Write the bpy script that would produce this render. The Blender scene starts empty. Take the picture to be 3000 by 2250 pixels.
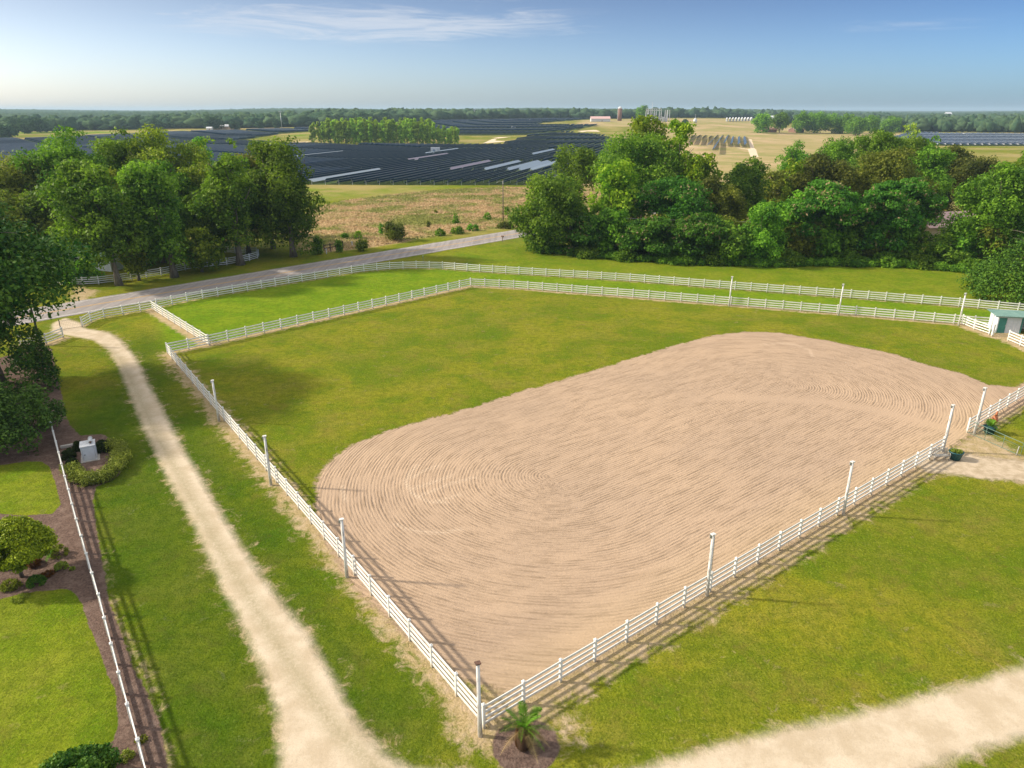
import bpy, bmesh, math, random
import numpy as np
from mathutils import Vector, Matrix
C = bpy.context; D = bpy.data
SC = C.scene
# ------------------------------------------------------------------ camera
F_PX, HY, CAM_H = 2100.0, 325.0, 27.0
PITCH = math.atan((1125 - HY) / F_PX)
cam = D.cameras.new('camera'); camo = D.objects.new('camera', cam); SC.collection.objects.link(camo)
cam.sensor_fit = 'HORIZONTAL'; cam.sensor_width = 36; cam.lens = F_PX / 3000 * 36
cam.clip_start = 0.5; cam.clip_end = 40000
camo.location = (0, 0, CAM_H); camo.rotation_euler = (math.pi / 2 - PITCH, 0, 0)
SC.camera = camo
SC.render.resolution_x = 1024; SC.render.resolution_y = 768
# ------------------------------------------------------------------ world and sun
SUN_EL = math.radians(30); SUN_AZ = math.radians(-83)      # azimuth clockwise from +Y
w = D.worlds.new('World'); SC.world = w; w.use_nodes = True
nt = w.node_tree; nt.nodes.clear()
def N(nt, t, **k):
    n = nt.nodes.new(t)
    for a, b in k.items():
        if a.startswith('i_'): n.inputs[a[2:]].default_value = b
        else: setattr(n, a, b)
    return n
def math_(nt, op, a, b=None, c=None, clamp=False):
    n = nt.nodes.new('ShaderNodeMath'); n.operation = op; n.use_clamp = clamp
    for i, v in enumerate((a, b, c)):
        if v is None: continue
        if isinstance(v, (int, float)): n.inputs[i].default_value = v
        else: nt.links.new(v, n.inputs[i])
    return n.outputs[0]
def maprange(nt, v, a, b, c=0.0, d=1.0, smooth=True):
    n = nt.nodes.new('ShaderNodeMapRange'); n.interpolation_type = 'SMOOTHSTEP' if smooth else 'LINEAR'
    nt.links.new(v, n.inputs[0])
    for i, q in zip((1, 2, 3, 4), (a, b, c, d)): n.inputs[i].default_value = q
    return n.outputs[0]
def mixc(nt, f, a, b, bt='MIX'):
    n = nt.nodes.new('ShaderNodeMix'); n.data_type = 'RGBA'; n.blend_type = bt
    if isinstance(f, (int, float)): n.inputs[0].default_value = f
    else: nt.links.new(f, n.inputs[0])
    for i, v in ((6, a), (7, b)):
        if isinstance(v, tuple): n.inputs[i].default_value = (*v[:3], 1)
        else: nt.links.new(v, n.inputs[i])
    return n.outputs[2]
def noise(nt, vec, scale, detail=3, rough=0.55, dist=0.0):
    n = nt.nodes.new('ShaderNodeTexNoise'); n.inputs['Scale'].default_value = scale
    n.inputs['Detail'].default_value = detail; n.inputs['Roughness'].default_value = rough
    n.inputs['Distortion'].default_value = dist
    if vec is not None: nt.links.new(vec, n.inputs['Vector'])
    return n.outputs['Fac']
sky = N(nt, 'ShaderNodeTexSky', sky_type='NISHITA', sun_disc=False, sun_elevation=SUN_EL, sun_rotation=SUN_AZ,
        altitude=60, air_density=1.0, dust_density=1.0, ozone_density=2.0)
tc = N(nt, 'ShaderNodeTexCoord')
sep = N(nt, 'ShaderNodeSeparateXYZ'); nt.links.new(tc.outputs['Generated'], sep.inputs[0])
az = math_(nt, 'ARCTAN2', sep.outputs[0], sep.outputs[1]); el = math_(nt, 'ARCSINE', sep.outputs[2])
comb = N(nt, 'ShaderNodeCombineXYZ'); nt.links.new(math_(nt, 'MULTIPLY', az, 5.0), comb.inputs[0])
nt.links.new(math_(nt, 'MULTIPLY', el, 55.0), comb.inputs[1])
st = noise(nt, comb.outputs[0], 1.3, 9, 0.70, 0.9)
def cloud(a0, e0, wa, we, thr, amt, slope=0.0):
    da = math_(nt, 'DIVIDE', math_(nt, 'SUBTRACT', az, a0), wa)
    e_ = math_(nt, 'SUBTRACT', math_(nt, 'SUBTRACT', el, e0), math_(nt, 'MULTIPLY', math_(nt, 'SUBTRACT', az, a0), slope))
    de = math_(nt, 'DIVIDE', e_, we)
    r = math_(nt, 'SQRT', math_(nt, 'ADD', math_(nt, 'MULTIPLY', da, da), math_(nt, 'MULTIPLY', de, de)))
    v = math_(nt, 'SUBTRACT', st, math_(nt, 'MULTIPLY', r, 0.30))
    return math_(nt, 'MULTIPLY', maprange(nt, v, thr, thr + 0.34), amt)
R_ = math.radians
cl = cloud(R_(-9.5), R_(5.75), R_(13), R_(1.15), 0.14, 0.50)
for a in ((R_(-13), R_(8.7), R_(15), R_(1.0), 0.12, 0.65), (R_(27), R_(5.2), R_(8), R_(0.6), 0.30, 0.25), (R_(-2), R_(7.5), R_(9), R_(0.5), 0.30, 0.3)):
    cl = math_(nt, 'MAXIMUM', cl, cloud(*a))
skyc = sky.outputs[0]
# clearer, deeper blue away from the sun, paler toward it; added white fill over the upper dome, out of frame, lifts the ambient light
ea = maprange(nt, el, R_(0), R_(9.5)); aa_ = maprange(nt, az, R_(-36), R_(36), 0, 1, False)
hor = mixc(nt, aa_, (0.86, 0.91, 1.12), (0.40, 0.63, 1.02)); top = mixc(nt, aa_, (0.56, 0.50, 0.53), (0.21, 0.32, 0.56))
skyt = mixc(nt, cl, mixc(nt, 1.0, skyc, mixc(nt, ea, hor, top), 'MULTIPLY'), (4.5, 4.55, 4.7))
dome_fill = math_(nt, 'MULTIPLY', maprange(nt, el, R_(14), R_(35)), maprange(nt, noise(nt, tc.outputs['Generated'], 3.0, 5, 0.6, 0.5), 0.25, 0.60, 0.55, 1.0))
skyf = mixc(nt, dome_fill, skyt, (5.5, 5.35, 5.1))
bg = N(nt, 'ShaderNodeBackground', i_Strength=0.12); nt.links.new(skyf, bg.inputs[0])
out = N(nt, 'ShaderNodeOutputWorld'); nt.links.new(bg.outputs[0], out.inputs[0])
sl = D.lights.new('sun', 'SUN'); sl.energy = 3.75; sl.angle = R_(2.6); sl.color = (1.0, 0.90, 0.74)
so = D.objects.new('sun', sl); SC.collection.objects.link(so)
sd = Vector((math.sin(SUN_AZ) * math.cos(SUN_EL), math.cos(SUN_AZ) * math.cos(SUN_EL), math.sin(SUN_EL)))
so.rotation_euler = sd.to_track_quat('Z', 'Y').to_euler(); so.location = sd * 200
SC.view_settings.view_transform = 'Standard'; SC.view_settings.look = 'None'
SC.view_settings.exposure = 0.68; SC.view_settings.gamma = 1.0
SC.cycles.max_bounces = 5; SC.cycles.diffuse_bounces = 3; SC.cycles.transparent_max_bounces = 6
SC.cycles.volume_bounces = 0
# ------------------------------------------------------------------ helpers
rng = np.random.default_rng(7); random.seed(7)
def ss(a, b, x): t = np.clip((x - a) / (b - a), 0, 1); return t * t * (3 - 2 * t)
def terrain(x, y):
    r = np.hypot(x, y); a = np.degrees(np.arctan2(x, y))
    k = 1 - 0.72 * ss(12, 24, a) - 0.35 * ss(-8, -22, a) * 0
    k = k * (1 - 0.45 * ss(10, 30, -a))
    return k * (14 * ss(480, 1300, r) + 5 * ss(1300, 2600, r))
def ray(x, y):
    a = (x - 1500) / F_PX; b = (1125 - y) / F_PX
    return a, math.cos(PITCH) + b * math.sin(PITCH), -math.sin(PITCH) + b * math.cos(PITCH)
def G(x, y, z=0.0):
    """ground point seen at photo pixel x, y (photo 3000 x 2250)"""
    a, f, u = ray(x, y)
    if z == 0.0:
        t0 = 0
        for k in range(400):
            t1 = t0 * 1.02 + 4
            p = (a * t1, f * t1)
            if CAM_H + u * t1 <= float(terrain(*p)):
                for _ in range(12):
                    tm = (t0 + t1) / 2
                    if CAM_H + u * tm <= float(terrain(a * tm, f * tm)): t1 = tm
                    else: t0 = tm
                return Vector((a * t1, f * t1, float(terrain(a * t1, f * t1))))
            t0 = t1
        return Vector((a * t0, f * t0, float(terrain(a * t0, f * t0))))
    t = (CAM_H - z) / -u
    return Vector((a * t, f * t, z))
def HT(p, y):
    """height above p seen at photo row y"""
    a, f, u = ray(1500, y); return CAM_H + u * p.y / f - p.z
def at_dist(x, Y):
    a, f, u = ray(x, 600); X = a / f * Y
    # use row where ground is at that distance
    z = float(terrain(X, Y)); 
    r = math.hypot(1, 0)
    fy = lambda y: ray(x, y)
    # solve row
    lo, hi = 326.0, 2300.0
    for _ in range(40):
        m = (lo + hi) / 2; q = G(x, m)
        if q.y > Y: lo = m
        else: hi = m
    return G(x, hi)
def link(o, parent=None):
    SC.collection.objects.link(o)
    if parent: o.parent = parent
    return o
def tag(o, label=None, cat=None, group=None, kind=None):
    if label: o['label'] = label
    if cat: o['category'] = cat
    if group: o['group'] = group
    if kind: o['kind'] = kind
    return o
def empty(name, loc, rz=0.0, label=None, cat=None, group=None):
    o = D.objects.new(name, None); o.empty_display_size = 0.3; link(o)
    o.location = loc; o.rotation_euler = (0, 0, rz)
    return tag(o, label, cat, group)
def np_mesh(name, V, Fq, mat, smooth=False, attrs=None):
    """V (n,3), Fq (m,k) faces all with k corners"""
    V = np.asarray(V, np.float32); Fq = np.asarray(Fq, np.int32); m, k = Fq.shape
    me = D.meshes.new(name)
    me.vertices.add(len(V)); me.vertices.foreach_set('co', V.ravel())
    me.loops.add(m * k); me.loops.foreach_set('vertex_index', Fq.ravel())
    me.polygons.add(m); me.polygons.foreach_set('loop_start', np.arange(0, m * k, k, dtype=np.int32))
    if smooth: me.polygons.foreach_set('use_smooth', np.ones(m, bool))
    if attrs:
        for nme, (dom, val) in attrs.items():
            at = me.attributes.new(nme, 'FLOAT_VECTOR' if val.ndim == 2 else 'FLOAT', dom)
            at.data.foreach_set('vector' if val.ndim == 2 else 'value', val.astype(np.float32).ravel())
    me.update(calc_edges=True); me.validate()
    if mat: me.materials.append(mat)
    return me
class MB:
    def __init__(s): s.V = []; s.F = []
    def add(s, vs, fs):
        b = len(s.V); s.V += [tuple(v) for v in vs]; s.F += [tuple(i + b for i in f) for f in fs]; return s
    def box(s, c, d, rz=0.0, M=None):
        x, y, z = d[0] / 2, d[1] / 2, d[2] / 2; cr, sr = math.cos(rz), math.sin(rz); vs = []
        for i in (-1, 1):
            for j in (-1, 1):
                for k in (-1, 1):
                    p = Vector((i * x * cr - j * y * sr, i * x * sr + j * y * cr, k * z))
                    if M: p = M @ Vector((i * x, j * y, k * z))
                    vs.append((p.x + c[0], p.y + c[1], p.z + c[2]))
        return s.add(vs, [(0, 1, 3, 2), (4, 6, 7, 5), (0, 4, 5, 1), (2, 3, 7, 6), (0, 2, 6, 4), (1, 5, 7, 3)])
    def bar(s, a, b, wd, h):
        """box beam from a to b, width wd horizontal, h vertical"""
        a = Vector(a); b = Vector(b); d = (b - a); n = Vector((-d.y, d.x, 0)); n = n.normalized() * wd / 2 if n.length > 1e-6 else Vector((wd / 2, 0, 0))
        u = d.cross(n); u = u.normalized() * h / 2
        vs = [a - n - u, a + n - u, a + n + u, a - n + u, b - n - u, b + n - u, b + n + u, b - n + u]
        return s.add(vs, [(0, 1, 2, 3), (7, 6, 5, 4), (0, 4, 5, 1), (1, 5, 6, 2), (2, 6, 7, 3), (3, 7, 4, 0)])
    def tube(s, pts, rad, n=8, cap=True):
        pts = [Vector(p) for p in pts]; rings = []
        if not hasattr(rad, '__len__'): rad = [rad] * len(pts)
        for i, p in enumerate(pts):
            d = (pts[min(i + 1, len(pts) - 1)] - pts[max(i - 1, 0)]).normalized()
            u = d.cross(Vector((0.13, 0.97, 0.21))).normalized(); v = d.cross(u)
            rings.append([p + (u * math.cos(2 * math.pi * k / n) + v * math.sin(2 * math.pi * k / n)) * rad[i] for k in range(n)])
        fs = []
        for i in range(len(pts) - 1):
            for k in range(n):
                a = i * n + k; b = i * n + (k + 1) % n; fs.append((a, b, b + n, a + n))
        if cap: fs.append(tuple(range(n))[::-1]); fs.append(tuple((len(pts) - 1) * n + k for k in range(n)))
        return s.add([q for r in rings for q in r], fs)
    def lathe(s, c, prof, n=20, sx=1.0):
        vs = []; fs = []
        for r, z in prof:
            for k in range(n):
                t = 2 * math.pi * k / n; vs.append((c[0] + r * math.cos(t) * sx, c[1] + r * math.sin(t), c[2] + z))
        for i in range(len(prof) - 1):
            for k in range(n):
                a = i * n + k; b = i * n + (k + 1) % n; fs.append((a, b, b + n, a + n))
        fs.append(tuple(range(n))[::-1]); fs.append(tuple((len(prof) - 1) * n + k for k in range(n)))
        return s.add(vs, fs)
    def build(s, name, mat, parent=None, smooth=False, loc=None, bevel=0):
        me = D.meshes.new(name); me.from_pydata(s.V, [], s.F)
        bm = bmesh.new(); bm.from_mesh(me); bmesh.ops.recalc_face_normals(bm, faces=bm.faces)
        if bevel: bmesh.ops.bevel(bm, geom=list(bm.edges), offset=bevel, segments=1, affect='EDGES')
        bm.to_mesh(me); bm.free()
        if smooth:
            for p in me.polygons: p.use_smooth = True
        me.materials.append(mat)
        o = D.objects.new(name, me); link(o, parent)
        if loc is not None: o.location = loc
        return o
def copy_thing(src, loc, rz=0.0, scale=None, label=None, group=None):
    c = src.copy(); link(c); c.location = loc; c.rotation_euler = (0, 0, rz)
    if scale: c.scale = scale
    if label: c['label'] = label
    if group: c['group'] = group
    for ch in list(src.children):
        d = ch.copy(); link(d, c)
        for g in list(ch.children): link(g.copy(), d)
    return c
# ------------------------------------------------------------------ materials
def newmat(name):
    m = D.materials.new(name); m.use_nodes = True; n = m.node_tree; n.nodes.clear()
    o = n.nodes.new('ShaderNodeOutputMaterial'); b = n.nodes.new('ShaderNodeBsdfPrincipled'); n.links.new(b.outputs[0], o.inputs[0])
    return m, n, b
def simple(name, col, rough=0.6, col2=None, scale=8.0, metal=0.0, bump=0.0, stretch=None, spec=0.5, lo=0.35, hi=0.7):
    m, n, b = newmat(name); t = N(n, 'ShaderNodeTexCoord'); v = t.outputs['Object']
    if stretch:
        mp = N(n, 'ShaderNodeMapping'); mp.inputs['Scale'].default_value = stretch; n.links.new(v, mp.inputs[0]); v = mp.outputs[0]
    f = noise(n, v, scale, 5, 0.6); c2 = col2 or tuple(q * 0.72 for q in col)
    n.links.new(mixc(n, maprange(n, f, lo, hi), col, c2), b.inputs['Base Color'])
    b.inputs['Roughness'].default_value = rough; b.inputs['Metallic'].default_value = metal
    b.inputs['Specular IOR Level'].default_value = spec
    if bump:
        bp = N(n, 'ShaderNodeBump', i_Strength=bump, i_Distance=0.03); n.links.new(f, bp.inputs['Height']); n.links.new(bp.outputs[0], b.inputs['Normal'])
    return m
def leafmat(name, dark, light, transl=0.42, accent=None):
    m, n, b = newmat(name)
    at = N(n, 'ShaderNodeAttribute', attribute_name='tone')
    oi = N(n, 'ShaderNodeObjectInfo')
    c = mixc(n, at.outputs['Fac'], dark, light)
    if accent: c = mixc(n, maprange(n, at.outputs['Fac'], 0.93, 0.96), c, accent)
    h = N(n, 'ShaderNodeHueSaturation'); n.links.new(c, h.inputs['Color'])
    n.links.new(maprange(n, oi.outputs['Random'], 0, 1, 0.8, 1.2, False), h.inputs['Value'])
    n.links.new(maprange(n, oi.outputs['Random'], 0, 1, 0.488, 0.512, False), h.inputs['Hue'])
    n.links.new(h.outputs[0], b.inputs['Base Color']); b.inputs['Roughness'].default_value = 0.55
    b.inputs['Specular IOR Level'].default_value = 0.12
    tr = N(n, 'ShaderNodeBsdfTranslucent'); n.links.new(mixc(n, 1.0, h.outputs[0], (1.0, 1.15, 0.5), 'MULTIPLY'), tr.inputs[0])
    mx = N(n, 'ShaderNodeMixShader', i_Fac=transl); n.links.new(b.outputs[0], mx.inputs[1]); n.links.new(tr.outputs[0], mx.inputs[2])
    o = [q for q in n.nodes if q.type == 'OUTPUT_MATERIAL'][0]; n.links.new(mx.outputs[0], o.inputs[0])
    return m
M = {}
M['white'] = simple('white_vinyl', (0.80, 0.80, 0.78), 0.45, (0.70, 0.70, 0.67), 2.5)
def vinyl():
    m, n, b = newmat('white_vinyl'); g = N(n, 'ShaderNodeNewGeometry'); sp = N(n, 'ShaderNodeSeparateXYZ'); n.links.new(g.outputs['Position'], sp.inputs[0])
    f = noise(n, g.outputs['Position'], 5.0, 5, 0.7); c = mixc(n, maprange(n, noise(n, g.outputs['Position'], 0.8, 4, 0.6), 0.4, 0.7), (0.84, 0.83, 0.79), (0.74, 0.73, 0.68))
    h = math_(n, 'ADD', sp.outputs[2], math_(n, 'MULTIPLY', f, -0.5)); c = mixc(n, maprange(n, h, 0.05, -0.12, 0.0, 0.75), c, (0.42, 0.36, 0.24))
    n.links.new(c, b.inputs['Base Color']); b.inputs['Roughness'].default_value = 0.5; return m
M['white'] = vinyl()
M['oldwhite'] = simple('weathered_white_wood', (0.74, 0.73, 0.70), 0.75, (0.26, 0.23, 0.20), 9, bump=0.3, stretch=(1, 1, 0.12), lo=0.5, hi=0.66)
M['rust'] = simple('rusty_steel', (0.16, 0.08, 0.05), 0.8, (0.08, 0.05, 0.04), 12)
M['wood'] = simple('pole_wood', (0.22, 0.17, 0.13), 0.85, (0.13, 0.10, 0.08), 6, stretch=(1, 1, 0.15))
M['darkwood'] = simple('dark_wood', (0.05, 0.042, 0.036), 0.8, (0.03, 0.026, 0.022), 6)
M['bark'] = simple('bark', (0.21, 0.17, 0.13), 0.9, (0.10, 0.08, 0.06), 4, bump=0.5, stretch=(1, 1, 0.2))
M['metal'] = simple('grey_steel', (0.45, 0.47, 0.48), 0.45, metal=0.6)
M['gal'] = simple('galvanised_steel', (0.62, 0.64, 0.66), 0.5, metal=0.2)
M['black'] = simple('black_plastic', (0.02, 0.02, 0.022), 0.5)
M['wire'] = simple('wire', (0.32, 0.32, 0.33), 0.6)
M['green'] = simple('green_painted_steel', (0.10, 0.22, 0.17), 0.5, (0.16, 0.24, 0.20), 5)
M['teal'] = simple('teal_painted_metal', (0.035, 0.19, 0.155), 0.5, (0.05, 0.23, 0.19), 3)
M['pot'] = simple('dark_teal_pot', (0.012, 0.085, 0.10), 0.4, (0.02, 0.10, 0.11), 3)
M['soil'] = simple('soil', (0.09, 0.06, 0.04), 0.95)
M['shedwhite'] = simple('shed_white_sheet', (0.68, 0.72, 0.76), 0.45, (0.60, 0.64, 0.68), 2)
M['pink'] = simple('pink_metal_roof', (0.66, 0.43, 0.40), 0.6, (0.58, 0.37, 0.35), 1.5)
M['cream'] = simple('cream_siding', (0.62, 0.48, 0.34), 0.7)
M['brick'] = simple('brown_brick', (0.26, 0.14, 0.10), 0.85, (0.18, 0.10, 0.08), 2)
M['roofwhite'] = simple('white_metal_roof', (0.75, 0.77, 0.80), 0.4)
M['roofaqua'] = simple('pale_aqua_roof', (0.50, 0.66, 0.66), 0.45, (0.42, 0.56, 0.57), 0.6)
M['concrete'] = simple('concrete', (0.45, 0.43, 0.40), 0.85)
M['glass'] = simple('dark_glass', (0.03, 0.04, 0.05), 0.15)
M['orange'] = simple('terracotta_orange', (0.55, 0.19, 0.08), 0.7)
M['blue'] = simple('blue_tarp', (0.08, 0.22, 0.50), 0.6)
M['castwhite'] = simple('chipped_white_iron', (0.62, 0.60, 0.55), 0.6, (0.30, 0.27, 0.23), 30, lo=0.45, hi=0.6)
def panelmat(name, c, rough, spec=0.35):
    m, n, b = newmat(name); t = N(n, 'ShaderNodeTexCoord'); sp = N(n, 'ShaderNodeSeparateXYZ'); n.links.new(t.outputs['Object'], sp.inputs[0])
    fr = math_(n, 'FRACT', sp.outputs[1]); e = maprange(n, math_(n, 'ABSOLUTE', math_(n, 'SUBTRACT', fr, 0.5)), 0.46, 0.49)
    n.links.new(mixc(n, math_(n, 'MULTIPLY', e, 0.5), c, tuple(min(1, q * 2.5 + 0.03) for q in c)), b.inputs['Base Color'])
    b.inputs['Roughness'].default_value = rough; b.inputs['Specular IOR Level'].default_value = spec
    return m
M['panel'] = panelmat('solar_glass', (0.010, 0.026, 0.058), 0.25)
M['panelsky'] = panelmat('sky_painted_glass', (0.27, 0.34, 0.38), 0.30, 0.7)  # same modules, with the sky reflection painted into a pale base colour
M['panelpurplesky'] = panelmat('purplish_sky_painted_glass', (0.24, 0.19, 0.23), 0.35, 0.5)  # reflected sky tint painted into the base colour of two rows
M['frame'] = simple('panel_frame', (0.36, 0.42, 0.48), 0.5)
M['panelback'] = simple('panel_back_glass', (0.018, 0.085, 0.190), 0.4, (0.014, 0.068, 0.155), 2, spec=.06)
def barkleaf(k, dark, light, **kw): M[k] = leafmat(k + '_leaves', dark, light, **kw)
barkleaf('oak', (0.053, 0.129, 0.014), (0.267, 0.394, 0.037))
barkleaf('oakyel', (.075, .135, .012), (.36, .40, .035))
barkleaf('lime', (0.103, 0.230, 0.011), (0.393, 0.504, 0.032), transl=.35)
barkleaf('mimosa', (0.032, 0.122, 0.013), (0.152, 0.362, 0.036), accent=(.40, .30, .17))
barkleaf('olive', (0.100, 0.136, 0.018), (0.321, 0.343, 0.046))
barkleaf('magnolia', (0.018, 0.078, 0.011), (0.119, 0.202, 0.018), transl=.15)
barkleaf('russet', (.05, .075, .012), (.19, .21, .035))
barkleaf('cedar', (0.028, 0.092, 0.010), (0.132, 0.245, 0.021), transl=.15)
barkleaf('cypress', (0.124, 0.231, 0.024), (0.488, 0.645, 0.084))
barkleaf('mid', (0.054, 0.148, 0.014), (0.275, 0.482, 0.040))
barkleaf('grey', (.10, .13, .09), (.20, .23, .17))
barkleaf('far', (.042, .090, .052), (.10, .165, .075), transl=.1)
barkleaf('topiary', (.09, .14, .008), (.40, .45, .02), transl=.15)
barkleaf('box', (.012, .028, .006), (.045, .075, .012), transl=.1)
barkleaf('hedge', (.09, .13, .018), (.36, .42, .06), transl=.2)
barkleaf('hedgedark', (.04, .06, .02), (.10, .12, .045), transl=.2)
barkleaf('palm', (.06, .16, .012), (.22, .42, .04), transl=.3)
barkleaf('glossy', (.030, .085, .014), (.13, .25, .035), transl=.2)
barkleaf('redbush', (.10, .035, .015), (.22, .10, .03))
# ------------------------------------------------------------------ ground
PIX = lambda L: np.array([G(x, y)[:2] for x, y in L])
def seg_dist(P, A, B):
    d = B - A; t = np.clip(((P - A) @ d) / max(d @ d, 1e-9), 0, 1)
    return np.hypot(*(P - A - t[:, None] * d).T)
def line_dist(P, L, closed=False):
    out = np.full(len(P), 1e9); n = len(L)
    for i in range(n if closed else n - 1): out = np.minimum(out, seg_dist(P, L[i], L[(i + 1) % n]))
    return out
def inside(P, L):
    x, y = P.T; c = np.zeros(len(P), bool); n = len(L)
    for i in range(n):
        x0, y0 = L[i]; x1, y1 = L[(i + 1) % n]
        if y0 == y1: continue
        m = ((y0 > y) != (y1 > y)) & (x < (x1 - x0) * (y - y0) / (y1 - y0) + x0); c ^= m
    return c
def prof(P, L, soft):
    L = np.asarray(L, float); lo = L.min(0) - soft * 1.5; hi = L.max(0) + soft * 1.5
    o = np.zeros(len(P)); m = ((P > lo) & (P < hi)).all(1)
    if not m.any(): return o
    Q = P[m]; d = line_dist(Q, L, True); d = np.where(inside(Q, L), d, -d)
    o[m] = np.clip(0.5 + d / (2 * soft), 0, 1); return o
def stripe(P, L, half, soft):
    L = np.asarray(L, float); lo = L.min(0) - half - soft * 2; hi = L.max(0) + half + soft * 2
    o = np.zeros(len(P)); m = ((P > lo) & (P < hi)).all(1)
    if not m.any(): return o
    o[m] = np.clip(0.5 + (half - line_dist(P[m], L)) / (2 * soft), 0, 1); return o
# fence base lines in photo pixels
FL = {
 'arena_left': [(1417, 2132), (492, 1037)],
 'arena_right': [(1417, 2132), (2758, 1324)],
 'arena_right_far': [(2832, 1267), (2969, 1181), (3120, 1090)],
 'inner_left': [(492, 1037), (611, 1012), (1379, 839)],
 'inner_back': [(1379, 839), (1507, 846), (1780, 867), (2516, 926), (2816, 952), (2998, 966), (3100, 974)],
 'outer': [(242, 958), (264, 945), (289, 934), (342, 926), (445, 907), (542, 885), (637, 868), (726, 853), (854, 831), (935, 818), (1054, 798), (1137, 790), (1220, 787), (1298, 789), (1412, 798), (1560, 807), (1861, 826), (2093, 845), (2550, 879), (2827, 901), (3000, 917), (3100, 926)],
 'cross': [(445, 907), (611, 1012)],
 'gate_angle': [(2817, 951), (2853, 966), (2897, 981)],
 'shed_right': [(2952, 999), (2997, 1018), (3060, 1046)],
 'drive_side': [(60, 1013), (105, 1012), (152, 1007), (186, 990)],
}
FW = {k: [G(*p) for p in v] for k, v in FL.items()}
FW['garden'] = [Vector((p.x, p.y, 0)) for p in [G(*q, 1.35) for q in [(148, 1236), (215, 1494), (292, 1757), (350, 1979), (426, 2250), (470, 2420)]]]
U = Vector((0.79, 0.61)).normalized(); W_ = Vector((-U.y, U.x)); CN = Vector((-1.3, 25.6))
def along(a, p): q = CN + U * a + W_ * p; return (q.x, q.y)
SP0, SP1 = np.array(along(18.5, 17)), np.array(along(51.5, 17))
fences_xy = {k: np.array([p[:2] for p in v]) for k, v in FW.items()}
sand_px = [(919, 1433), (925, 1412), (941, 1379), (974, 1342), (1015, 1312), (1060, 1291), (1134, 1263), (1195, 1244), (1257, 1226), (1322, 1211), (1400, 1189), (1535, 1144), (1600, 1127), (1774, 1074), (1979, 1011), (2091, 982), (2183, 972), (2275, 974), (2419, 997), (2521, 1018), (2624, 1038), (2716, 1069), (2818, 1094), (2895, 1127), (2975, 1135), (3060, 1090)]
sand_xy = [tuple(q) for q in PIX(sand_px)] + [along(73, -0.2), along(60, -0.2), along(30, -0.1), along(3.4, 0.2), along(2.1, 1.2), along(1.0, 3.2), along(0.3, 8), along(0.0, 14), along(0.8, 20), along(2.0, 24), along(4.1, 28.6)]
drive_px = [(190, 992), (217, 987), (275, 998), (315, 1027), (340, 1066), (362, 1121), (391, 1189), (416, 1254), (452, 1327), (485, 1399), (517, 1460), (548, 1502), (604, 1630), (661, 1753), (717, 1861), (768, 1979), (804, 2092), (812, 2220), (780, 2400), (780, 2800), (3300, 2800), (3300, 2070), (3000, 2159), (2844, 2207), (2723, 2250), (2600, 2320), (2300, 2420), (1900, 2420), (1950, 2250), (2000, 2217), (2145, 2173), (2313, 2130), (2482, 2096), (2675, 2048), (2868, 1995), (3000, 1951), (3400, 1820)]
drv1 = [(150, 975), (217, 987), (275, 998), (315, 1027), (340, 1066), (362, 1121), (391, 1189), (416, 1254), (452, 1327), (485, 1399), (517, 1460), (548, 1502), (604, 1630), (661, 1753), (717, 1861), (768, 1979), (804, 2092), (812, 2220), (780, 2400), (750, 2900), (1900, 2900), (1820, 2420), (1560, 2330), (1386, 2262), (1217, 2245), (1145, 2212), (1072, 2135), (1000, 2015), (973, 1964), (912, 1861), (830, 1759), (768, 1677), (692, 1564), (626, 1457), (579, 1374), (535, 1305), (503, 1240), (467, 1175), (434, 1117), (416, 1074), (390, 1034), (354, 994), (325, 974), (253, 962), (240, 945), (190, 930), (150, 950)]
drv2 = [(1500, 2900), (1560, 2330), (1700, 2300), (1850, 2262), (2000, 2217), (2145, 2173), (2313, 2130), (2482, 2096), (2675, 2048), (2868, 1995), (3000, 1951), (3400, 1820), (3400, 2040), (3000, 2159), (2844, 2207), (2723, 2250), (2650, 2330), (2500, 2500), (2400, 2900)]
mulch_px = [(-500, 1150), (60, 1035), (123, 1012), (150, 1022), (156, 1045), (163, 1081), (181, 1153), (188, 1207), (206, 1247), (235, 1276), (300, 1272), (350, 1300), (362, 1340), (350, 1390), (318, 1412), (282, 1425), (272, 1461), (285, 1560), (307, 1687), (318, 1759), (359, 1861), (389, 1953), (435, 2035), (476, 2143), (492, 2250), (510, 2500), (-900, 2500), (-900, 1300)]
lawn_a = [(-300, 1372), (0, 1363), (72, 1352), (123, 1352), (145, 1367), (159, 1406), (174, 1460), (179, 1477), (154, 1505), (60, 1510), (0, 1505), (-300, 1490)]
lawn_b = [(-500, 1760), (0, 1755), (26, 1748), (102, 1733), (195, 1725), (220, 1738), (241, 1769), (261, 1835), (287, 1892), (312, 1969), (338, 2025), (348, 2117), (333, 2168), (260, 2220), (150, 2500), (-700, 2500)]
palm_c = np.array(G(1540, 2185)[:2])
gx = G(3000, 1350)
path_w = [along(43.5, 1.0), along(47.3, 1.0), along(49.5, -2.5), along(52, -6), along(56, -9), along(54, -12), along(49.5, -8.5), along(45.5, -4.5), along(43, -1)]
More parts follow.
